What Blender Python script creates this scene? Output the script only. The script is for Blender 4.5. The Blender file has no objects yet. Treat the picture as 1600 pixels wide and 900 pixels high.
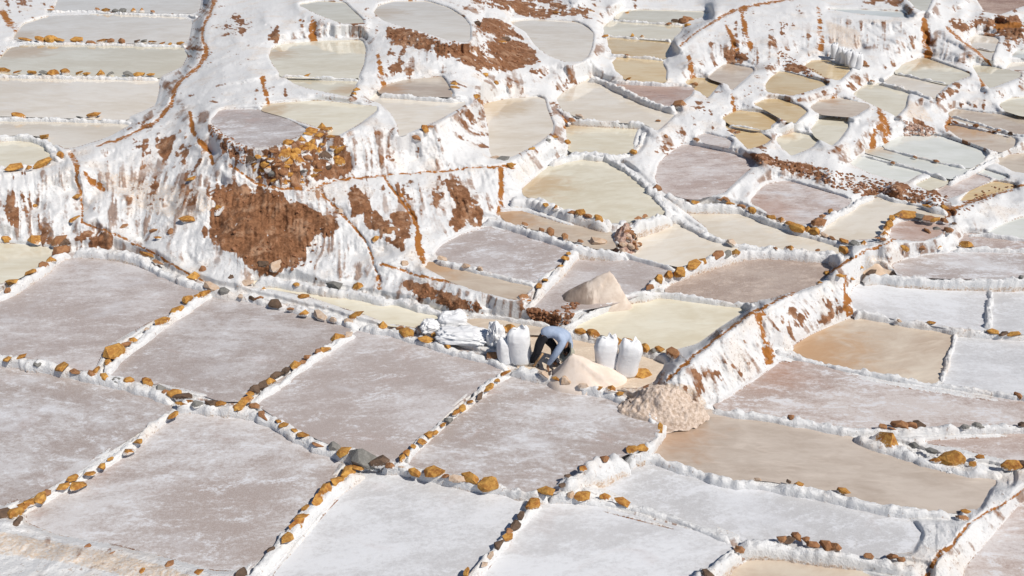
import bpy, bmesh, math, random
import numpy as np
from mathutils import Vector, Matrix, Euler

random.seed(7)
rng = np.random.default_rng(7)
SC = bpy.context.scene
COL = SC.collection

# ---------------------------------------------------------------- camera, sky, sun
CAM_H = 10.8          # metres above the floor the worker stands on
PITCH = math.radians(28.0)
FPX = 1300.0          # focal length in photo pixels (1600 wide)
cam_data = bpy.data.cameras.new("camera")
cam_data.sensor_width = 36.0
cam_data.lens = 36.0 * FPX / 1600.0
cam_data.clip_start = 0.1
cam_data.clip_end = 3000.0
cam = bpy.data.objects.new("camera", cam_data)
COL.objects.link(cam)
cam.location = (0, 0, CAM_H)
cam.rotation_euler = (math.radians(90) - PITCH, 0, 0)
SC.camera = cam

SUN_EL = math.radians(49.0)
SUN_AZ = math.radians(123.0)      # clockwise from +Y: from the right, a little from the camera's side
world = bpy.data.worlds.new("World")
SC.world = world
world.use_nodes = True
wn = world.node_tree
bg = wn.nodes["Background"]
sky = wn.nodes.new("ShaderNodeTexSky")
sky.sky_type = 'NISHITA'
sky.sun_disc = False
sky.sun_elevation = SUN_EL
sky.sun_rotation = SUN_AZ
sky.altitude = 3000.0
wn.links.new(sky.outputs[0], bg.inputs[0])
bg.inputs[1].default_value = 0.072
sun_data = bpy.data.lights.new("sun", 'SUN')
sun_data.energy = 4.2
sun_data.angle = math.radians(0.5)
sun_data.color = (1.0, 0.945, 0.87)
sun = bpy.data.objects.new("sun", sun_data)
COL.objects.link(sun)
sd = Vector((math.sin(SUN_AZ) * math.cos(SUN_EL), math.cos(SUN_AZ) * math.cos(SUN_EL), math.sin(SUN_EL)))
sun.rotation_euler = sd.to_track_quat('Z', 'Y').to_euler()
sun.location = (20, 0, 30)
SC.view_settings.view_transform = 'Standard'
SC.view_settings.look = 'None'
SC.view_settings.exposure = 0.0
SC.view_settings.gamma = 1.0
SC.cycles.max_bounces = 6
SC.cycles.diffuse_bounces = 3
SC.cycles.glossy_bounces = 3

# ---------------------------------------------------------------- survey helpers
SP, CP = math.sin(PITCH), math.cos(PITCH)

def ray(u, v):
    a = (np.asarray(u, float) - 800.0) / FPX
    b = -(np.asarray(v, float) - 450.0) / FPX
    return a, CP + SP * b, -SP + CP * b

def at(u, v, z):
    """world point of the survey position (u, v) at height z"""
    rx, ry, rz = ray(u, v)
    t = (np.asarray(z, float) - CAM_H) / rz
    return rx * t, ry * t, np.asarray(z, float) + 0 * t

def project(x, y, z):
    d = y * CP - (z - CAM_H) * SP
    return 800 + FPX * x / d, 450 - FPX * (y * SP + (z - CAM_H) * CP) / d

def scale_at(u, v, z):
    """photo pixels per metre there"""
    rx, ry, rz = ray(u, v)
    return FPX / ((np.asarray(z, float) - CAM_H) / rz)

# ---------------------------------------------------------------- numpy noise
_perm = np.random.default_rng(3).permutation(256)
_perm = np.concatenate([_perm, _perm, _perm])
_vals = np.random.default_rng(4).random(256).astype(np.float32)

def vnoise(x, y, z):
    x = np.asarray(x, np.float32); y = np.asarray(y, np.float32); z = np.asarray(z, np.float32)
    xi = np.floor(x).astype(np.int32); yi = np.floor(y).astype(np.int32); zi = np.floor(z).astype(np.int32)
    fx = x - xi; fy = y - yi; fz = z - zi
    fx = fx * fx * (3 - 2 * fx); fy = fy * fy * (3 - 2 * fy); fz = fz * fz * (3 - 2 * fz)
    xi &= 255; yi &= 255; zi &= 255
    x1 = (xi + 1) & 255; y1 = (yi + 1) & 255; z1 = (zi + 1) & 255
    def h(a, b, c):
        return _vals[_perm[_perm[_perm[a] + b] + c]]
    c00 = h(xi, yi, zi) * (1 - fx) + h(x1, yi, zi) * fx
    c10 = h(xi, y1, zi) * (1 - fx) + h(x1, y1, zi) * fx
    c01 = h(xi, yi, z1) * (1 - fx) + h(x1, yi, z1) * fx
    c11 = h(xi, y1, z1) * (1 - fx) + h(x1, y1, z1) * fx
    c0 = c00 * (1 - fy) + c10 * fy
    c1 = c01 * (1 - fy) + c11 * fy
    return c0 * (1 - fz) + c1 * fz

def fbm(x, y, z, octv=3):
    s = 0; a = 0.5; n = 0
    for o in range(octv):
        f = 2.03 ** o
        s = s + a * vnoise(x * f + 17.3 * o, y * f + 5.1 * o, z * f + 9.7 * o)
        n += a; a *= 0.5
    return s / n          # 0..1, mean 0.5

def sstep(a, b, x):
    t = np.clip((x - a) / (b - a), 0, 1)
    return t * t * (3 - 2 * t)

def chaikin(P, closed=True, n=1):
    P = np.asarray(P, float)
    for _ in range(n):
        if closed:
            Q = np.roll(P, -1, 0)
            P = np.stack([P * .89 + Q * .11, P * .11 + Q * .89], 1).reshape(-1, P.shape[1])
        else:
            A, B = P[:-1], P[1:]
            M = np.stack([A * .78 + B * .22, A * .22 + B * .78], 1).reshape(-1, P.shape[1])
            P = np.vstack([P[:1], M, P[-1:]])
    return P

def resample(P, step):
    P = np.asarray(P, float)
    d = np.r_[0, np.cumsum(np.hypot(np.diff(P[:, 0]), np.diff(P[:, 1])))]
    n = max(2, int(d[-1] / step) + 1)
    t = np.linspace(0, d[-1], n)
    return np.stack([np.interp(t, d, P[:, k]) for k in range(P.shape[1])], 1)

def pts(s):
    return [tuple(float(a) for a in p.split(',')) for p in s.split()]

# ---------------------------------------------------------------- node helpers
def new_mat(name):
    m = bpy.data.materials.new(name)
    m.use_nodes = True
    t = m.node_tree
    return m, t, t.nodes["Principled BSDF"]

def N(t, typ, **kw):
    n = t.nodes.new(typ)
    for k, v in kw.items():
        setattr(n, k, v)
    return n

def put(t, sock, v):
    if hasattr(v, 'is_linked') or hasattr(v, 'links'):
        t.links.new(v, sock)
    else:
        if isinstance(v, tuple) and len(v) == 3 and sock.type == 'RGBA':
            v = (*v, 1)
        sock.default_value = v

def noise(t, vec, scale, detail=3, rough=.55, dist=0.0):
    n = N(t, 'ShaderNodeTexNoise')
    n.inputs['Scale'].default_value = scale
    n.inputs['Detail'].default_value = detail
    n.inputs['Roughness'].default_value = rough
    n.inputs['Distortion'].default_value = dist
    t.links.new(vec, n.inputs['Vector'])
    return n.outputs['Fac']

def mth(t, op, a, b=0.0, c=0.0, clamp=False):
    n = N(t, 'ShaderNodeMath', operation=op)
    n.use_clamp = clamp
    put(t, n.inputs[0], a); put(t, n.inputs[1], b); put(t, n.inputs[2], c)
    return n.outputs[0]

def ramp(t, x, a, b):
    n = N(t, 'ShaderNodeMapRange', interpolation_type='SMOOTHSTEP')
    put(t, n.inputs['Value'], x)
    n.inputs['From Min'].default_value = a; n.inputs['From Max'].default_value = b
    return n.outputs['Result']

def mix(t, f, a, b):
    n = N(t, 'ShaderNodeMix', data_type='RGBA')
    put(t, n.inputs['Factor'], f); put(t, n.inputs['A'], a) if False else None
    put(t, n.inputs[6], a); put(t, n.inputs[7], b)
    return n.outputs[2]

def mapping(t, vec, sc, rot=(0, 0, 0)):
    n = N(t, 'ShaderNodeMapping')
    n.inputs['Scale'].default_value = sc
    n.inputs['Rotation'].default_value = rot
    t.links.new(vec, n.inputs['Vector'])
    return n.outputs[0]

def bump(t, bsdf, h, strength, dist):
    n = N(t, 'ShaderNodeBump')
    n.inputs['Strength'].default_value = strength
    n.inputs['Distance'].default_value = dist
    t.links.new(h, n.inputs['Height'])
    t.links.new(n.outputs[0], bsdf.inputs['Normal'])

def attr(t, name):
    return N(t, 'ShaderNodeAttribute', attribute_name=name).outputs['Fac']

def wpos(t):
    return N(t, 'ShaderNodeNewGeometry').outputs['Position']

# ---------------------------------------------------------------- materials
SOIL1, SOIL2 = (.155, .066, .029), (.31, .15, .075)
RUST1, RUST2 = (.26, .088, .016), (.48, .205, .05)

def make_salt():
    m, t, b = new_mat("salt_crust")
    P = wpos(t)
    soil, rust, tan, steep, streak = (attr(t, k) for k in ('soil', 'rust', 'tan', 'steep', 'streak'))
    n_big = noise(t, P, 0.9, 4)
    n_mid = noise(t, P, 4.0, 4)
    n_fine = noise(t, P, 19.0, 5, .65)
    white = mix(t, n_fine, (.68, .68, .685), (.83, .83, .82))
    dirty = mix(t, n_mid, (.70, .61, .52), (.80, .74, .68))
    c = mix(t, mth(t, 'MULTIPLY', ramp(t, n_big, .50, .72), .65), white, dirty)
    tann = mix(t, n_mid, (.60, .44, .30), (.74, .62, .50))
    c = mix(t, ramp(t, mth(t, 'ADD', tan, mth(t, 'MULTIPLY', mth(t, 'SUBTRACT', n_fine, .5), .9)), .35, .75), c, tann)
    # salt worn off steep faces in streaks down the fall line
    st = mth(t, 'ADD', mth(t, 'MULTIPLY', streak, .72), mth(t, 'MULTIPLY', n_mid, .28))
    st2 = noise(t, P, .55, 2)
    expo = mth(t, 'MULTIPLY', ramp(t, mth(t, 'ADD', st, mth(t, 'MULTIPLY', st2, .55)), .79, .93), ramp(t, steep, .2, .55))
    fl = mth(t, 'MULTIPLY', ramp(t, mth(t, 'ADD', noise(t, mapping(t, P, (15, 15, 9)), 1.0, 3, .6), mth(t, 'MULTIPLY', mth(t, 'SUBTRACT', n_big, .5), .3)), .62, .70), .55)
    c = mix(t, fl, c, (.34, .22, .15))
    soilc = mix(t, ramp(t, mth(t, 'ADD', mth(t, 'MULTIPLY', n_fine, .5), mth(t, 'MULTIPLY', n_mid, .5)), .38, .62), SOIL1, SOIL2)
    soilc = mix(t, mth(t, 'MULTIPLY', ramp(t, noise(t, P, 1.6, 6, .72), .50, .64), .75), soilc, (.44, .27, .17))
    greyc = mix(t, n_fine, (.22, .15, .12), (.46, .33, .26))
    c = mix(t, mth(t, 'MULTIPLY', expo, .85), c, mix(t, n_mid, soilc, greyc))
    sm = ramp(t, mth(t, 'ADD', soil, mth(t, 'MULTIPLY', mth(t, 'SUBTRACT', n_fine, .5), 1.5)), .22, .74)
    c = mix(t, sm, c, soilc)
    rm = ramp(t, mth(t, 'ADD', rust, mth(t, 'MULTIPLY', mth(t, 'SUBTRACT', noise(t, P, 7.0, 5, .65), .5), 1.6)), .40, .62)
    c = mix(t, rm, c, mix(t, n_fine, RUST1, RUST2))
    t.links.new(c, b.inputs['Base Color'])
    b.inputs['Roughness'].default_value = .8
    b.inputs['Specular IOR Level'].default_value = .25
    hh = mth(t, 'ADD', mth(t, 'MULTIPLY', n_fine, 1.0), mth(t, 'MULTIPLY', noise(t, P, 45.0, 3, .6), .45))
    bump(t, b, hh, .8, .04)
    return m

def make_stone(name, c1, c2, salt=.5):
    m, t, b = new_mat(name)
    P = wpos(t)
    tc = N(t, 'ShaderNodeTexCoord')
    sep = N(t, 'ShaderNodeSeparateXYZ')
    t.links.new(tc.outputs['Generated'], sep.inputs[0])
    n1 = noise(t, P, 10.0, 5, .7)
    n2 = noise(t, P, 28.0, 4, .6)
    oi = N(t, 'ShaderNodeObjectInfo')
    c = mix(t, mth(t, 'ADD', mth(t, 'MULTIPLY', ramp(t, n1, .38, .62), .68), mth(t, 'MULTIPLY', oi.outputs['Random'], .36)), c1, c2)
    s = mth(t, 'ADD', mth(t, 'ADD', mth(t, 'SUBTRACT', salt, sep.outputs[2]), mth(t, 'MULTIPLY', mth(t, 'SUBTRACT', oi.outputs['Random'], .6), .5)), mth(t, 'MULTIPLY', mth(t, 'SUBTRACT', n2, .5), 1.1))
    c = mix(t, ramp(t, s, 0.0, .18), c, (.80, .78, .75))
    t.links.new(c, b.inputs['Base Color'])
    b.inputs['Roughness'].default_value = .85
    b.inputs['Specular IOR Level'].default_value = .2
    bump(t, b, n2, .7, .03)
    return m

PK = {  # kind: colour one, colour two, roughness, streak mix, bump
 'lilac': ((.375, .312, .285), (.57, .54, .535), .42, 1.0, .5),
 'white': ((.535, .53, .535), (.71, .72, .74), .50, 1.0, .6),
 'cream': ((.665, .60, .455), (.78, .735, .605), .04, .8, .05),
 'pale':  ((.69, .61, .495), (.80, .745, .655), .05, .8, .07),
 'beige': ((.43, .36, .30), (.56, .49, .425), .16, 1.0, .12),
 'blue':  ((.66, .67, .61), (.76, .77, .725), .08, .8, .05),
 'tan':   ((.50, .40, .31), (.64, .56, .46), .14, 1.0, .12),
 'ochre': ((.62, .44, .22), (.71, .58, .37), .09, 1.0, .06),
 'pink':  ((.41, .31, .265), (.62, .555, .52), .35, 1.0, .4),
 'gravel': ((.34, .25, .20), (.45, .36, .30), .55, 1.0, 1.0),
 'sand':  ((.62, .48, .345), (.72, .595, .455), .8, 1.0, .8),
 'earth': ((.24, .13, .09), (.42, .30, .24), .8, 1.0, .8),
 'mauve': ((.38, .315, .285), (.60, .578, .575), .42, 1.0, .5),
}

def pond_mat(kind, i, stain=None):
    c1, c2, ro, sm, bp = PK[kind]
    m, t, b = new_mat("pond_" + kind)
    P = wpos(t)
    off = N(t, 'ShaderNodeMapping')
    off.inputs['Location'].default_value = (i * 3.71, i * 1.93, 0)
    pr = random.Random(i * 7 + 1)
    off.inputs['Rotation'].default_value = (0, 0, pr.uniform(-.6, .5))
    k_ = pr.uniform(.75, 1.35)
    off.inputs['Scale'].default_value = (.8 * k_, 1.2 * k_, 1)
    t.links.new(P, off.inputs[0])
    Q = off.outputs[0]
    k = 1.0 + .05 * math.sin(i * 2.7)
    c1 = tuple(x * k for x in c1); c2 = tuple(x * k for x in c2)
    big = noise(t, Q, .42, 3, .55, .6)
    mid = noise(t, mapping(t, Q, (1, 1.8, 1)), 1.6, 7, .7, .5)
    fine = noise(t, mapping(t, P, (1, 1.6, 1)), 9.0, 6, .8)
    speck = noise(t, P, 48.0, 2, .6)
    f = mth(t, 'ADD', mth(t, 'MULTIPLY', big, .55), mth(t, 'MULTIPLY', mid, .45))
    crust = kind in ('lilac', 'white', 'pink', 'mauve', 'gravel', 'sand', 'earth')
    if crust:
        sh_ = pr.uniform(-.035, .03)
        f = mth(t, 'ADD', mth(t, 'MULTIPLY', f, .66), mth(t, 'MULTIPLY', fine, .34))
        c = mix(t, ramp(t, f, .43, .58), c1, c2)
        wsp = ramp(t, mth(t, 'ADD', mth(t, 'MULTIPLY', mid, .6), mth(t, 'MULTIPLY', fine, .4)), .53 + sh_, .62 + sh_)
        wc = (.70, .71, .74) if kind in ('lilac', 'white', 'mauve', 'pink') else tuple(min(1, x * 1.2) for x in c2)
        c = mix(t, mth(t, 'MULTIPLY', wsp, .7), c, wc)
        c = mix(t, mth(t, 'MULTIPLY', ramp(t, noise(t, Q, .55, 6, .7, .4), .52, .68), pr.uniform(.1, .6)), c, wc)
        if kind in ('lilac', 'mauve', 'pink', 'white'):
            pk = ramp(t, noise(t, Q, .75, 5, .65, .8), .56, .70)
            c = mix(t, mth(t, 'MULTIPLY', pk, .5 * pr.uniform(.3, 1.3) if kind != 'white' else .15), c, (.42, .30, .26))
        sp = ramp(t, speck, .35, .7)
        c = mix(t, mth(t, 'MULTIPLY', sp, .22), c, (.82, .82, .82))
    else:
        c = mix(t, ramp(t, f, .36, .64), c1, c2)
        wv = noise(t, mapping(t, Q, (.7, 2.4, 1)), 1.3, 5, .6, 1.2)
        c = mix(t, mth(t, 'MULTIPLY', ramp(t, wv, .54, .70), .35), c, tuple(min(.8, x * 1.18) for x in c2))
        c = mix(t, mth(t, 'MULTIPLY', ramp(t, fine, .55, .8), .10), c, (.75, .74, .7))
    if stain:
        (sx, sy, sz), rad, sc = stain
        d = N(t, 'ShaderNodeVectorMath', operation='DISTANCE')
        t.links.new(P, d.inputs[0]); d.inputs[1].default_value = (sx, sy, sz)
        dd = mth(t, 'ADD', mth(t, 'DIVIDE', d.outputs['Value'], rad), mth(t, 'MULTIPLY', mth(t, 'SUBTRACT', noise(t, Q, 1.4, 4, .6, 1.0), .5), 1.5))
        c = mix(t, mth(t, 'MULTIPLY', mth(t, 'SUBTRACT', 1.0, ramp(t, dd, .1, .95)), .55), c, sc)
    t.links.new(c, b.inputs['Base Color'])
    b.inputs['Roughness'].default_value = ro
    if crust:
        rr = N(t, 'ShaderNodeMapRange')
        t.links.new(mid, rr.inputs[0]); rr.inputs[1].default_value = .35; rr.inputs[2].default_value = .65
        rr.inputs[3].default_value = max(.2, ro - .18); rr.inputs[4].default_value = min(.9, ro + .2)
        t.links.new(rr.outputs[0], b.inputs['Roughness'])
        b.inputs['Specular IOR Level'].default_value = .35
    else:
        b.inputs['IOR'].default_value = 1.33
    h = mth(t, 'ADD', mth(t, 'MULTIPLY', fine, .7), mth(t, 'MULTIPLY', mid, .6)) if crust else noise(t, Q, 5.0, 3)
    bump(t, b, h, min(1, bp), .02)
    return m

def simple_mat(name, c1, c2, scale=12, rough=.8, bst=.4, bd=.02, spec=.25):
    m, t, b = new_mat(name)
    P = wpos(t)
    n = noise(t, P, scale, 4, .6)
    t.links.new(mix(t, ramp(t, n, .3, .7), c1, c2), b.inputs['Base Color'])
    b.inputs['Roughness'].default_value = rough
    b.inputs['Specular IOR Level'].default_value = spec
    bump(t, b, n, bst, bd)
    return m

M_SALT = make_salt()
M_STONE = {
 'o': make_stone("ochre_stone", (.62, .345, .09), (.30, .115, .03), .46),
 'r': make_stone("red_brown_stone", (.27, .125, .06), (.40, .21, .10), .40),
 'd': make_stone("dark_stone", (.10, .07, .05), (.17, .11, .075), .34),
 'g': make_stone("grey_stone", (.17, .165, .15), (.27, .26, .24), .34),
 'p': make_stone("pale_stone", (.50, .34, .22), (.62, .50, .40), .40),
}
# ---------------------------------------------------------------- tagging
def tag(o, label=None, cat=None, group=None, kind=None):
    if label: o['label'] = label
    if cat: o['category'] = cat
    if group: o['group'] = group
    if kind: o['kind'] = kind
    return o

def link(o, parent=None):
    COL.objects.link(o)
    if parent is not None:
        o.parent = parent
    return o

def mesh_np(name, V, F, mat, attrs=None, smooth=True):
    """V (n,3) float, F (m,4) or (m,3) int"""
    me = bpy.data.meshes.new(name)
    V = np.asarray(V, np.float32); F = np.asarray(F, np.int32)
    k = F.shape[1]
    me.vertices.add(len(V)); me.vertices.foreach_set('co', V.ravel())
    me.loops.add(F.size); me.loops.foreach_set('vertex_index', F.ravel())
    me.polygons.add(len(F))
    me.polygons.foreach_set('loop_start', np.arange(0, F.size, k, dtype=np.int32))
    me.polygons.foreach_set('loop_total', np.full(len(F), k, np.int32))
    me.polygons.foreach_set('use_smooth', np.full(len(F), smooth, bool))
    me.update(calc_edges=True)
    me.validate()
    for kk, a in (attrs or {}).items():
        at_ = me.attributes.new(kk, 'FLOAT', 'POINT')
        at_.data.foreach_set('value', np.asarray(a, np.float32))
    me.materials.append(mat)
    return bpy.data.objects.new(name, me)

def mesh_bm(name, bm, mat, parent=None, smooth=True):
    me = bpy.data.meshes.new(name)
    bm.to_mesh(me); bm.free()
    if smooth:
        me.polygons.foreach_set('use_smooth', np.ones(len(me.polygons), bool))
    me.materials.append(mat)
    return link(bpy.data.objects.new(name, me), parent)

def empty(name, loc, rz=0):
    o = bpy.data.objects.new(name, None)
    o.location = loc; o.rotation_euler = (0, 0, rz)
    o.empty_display_size = .2
    return link(o)
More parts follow.
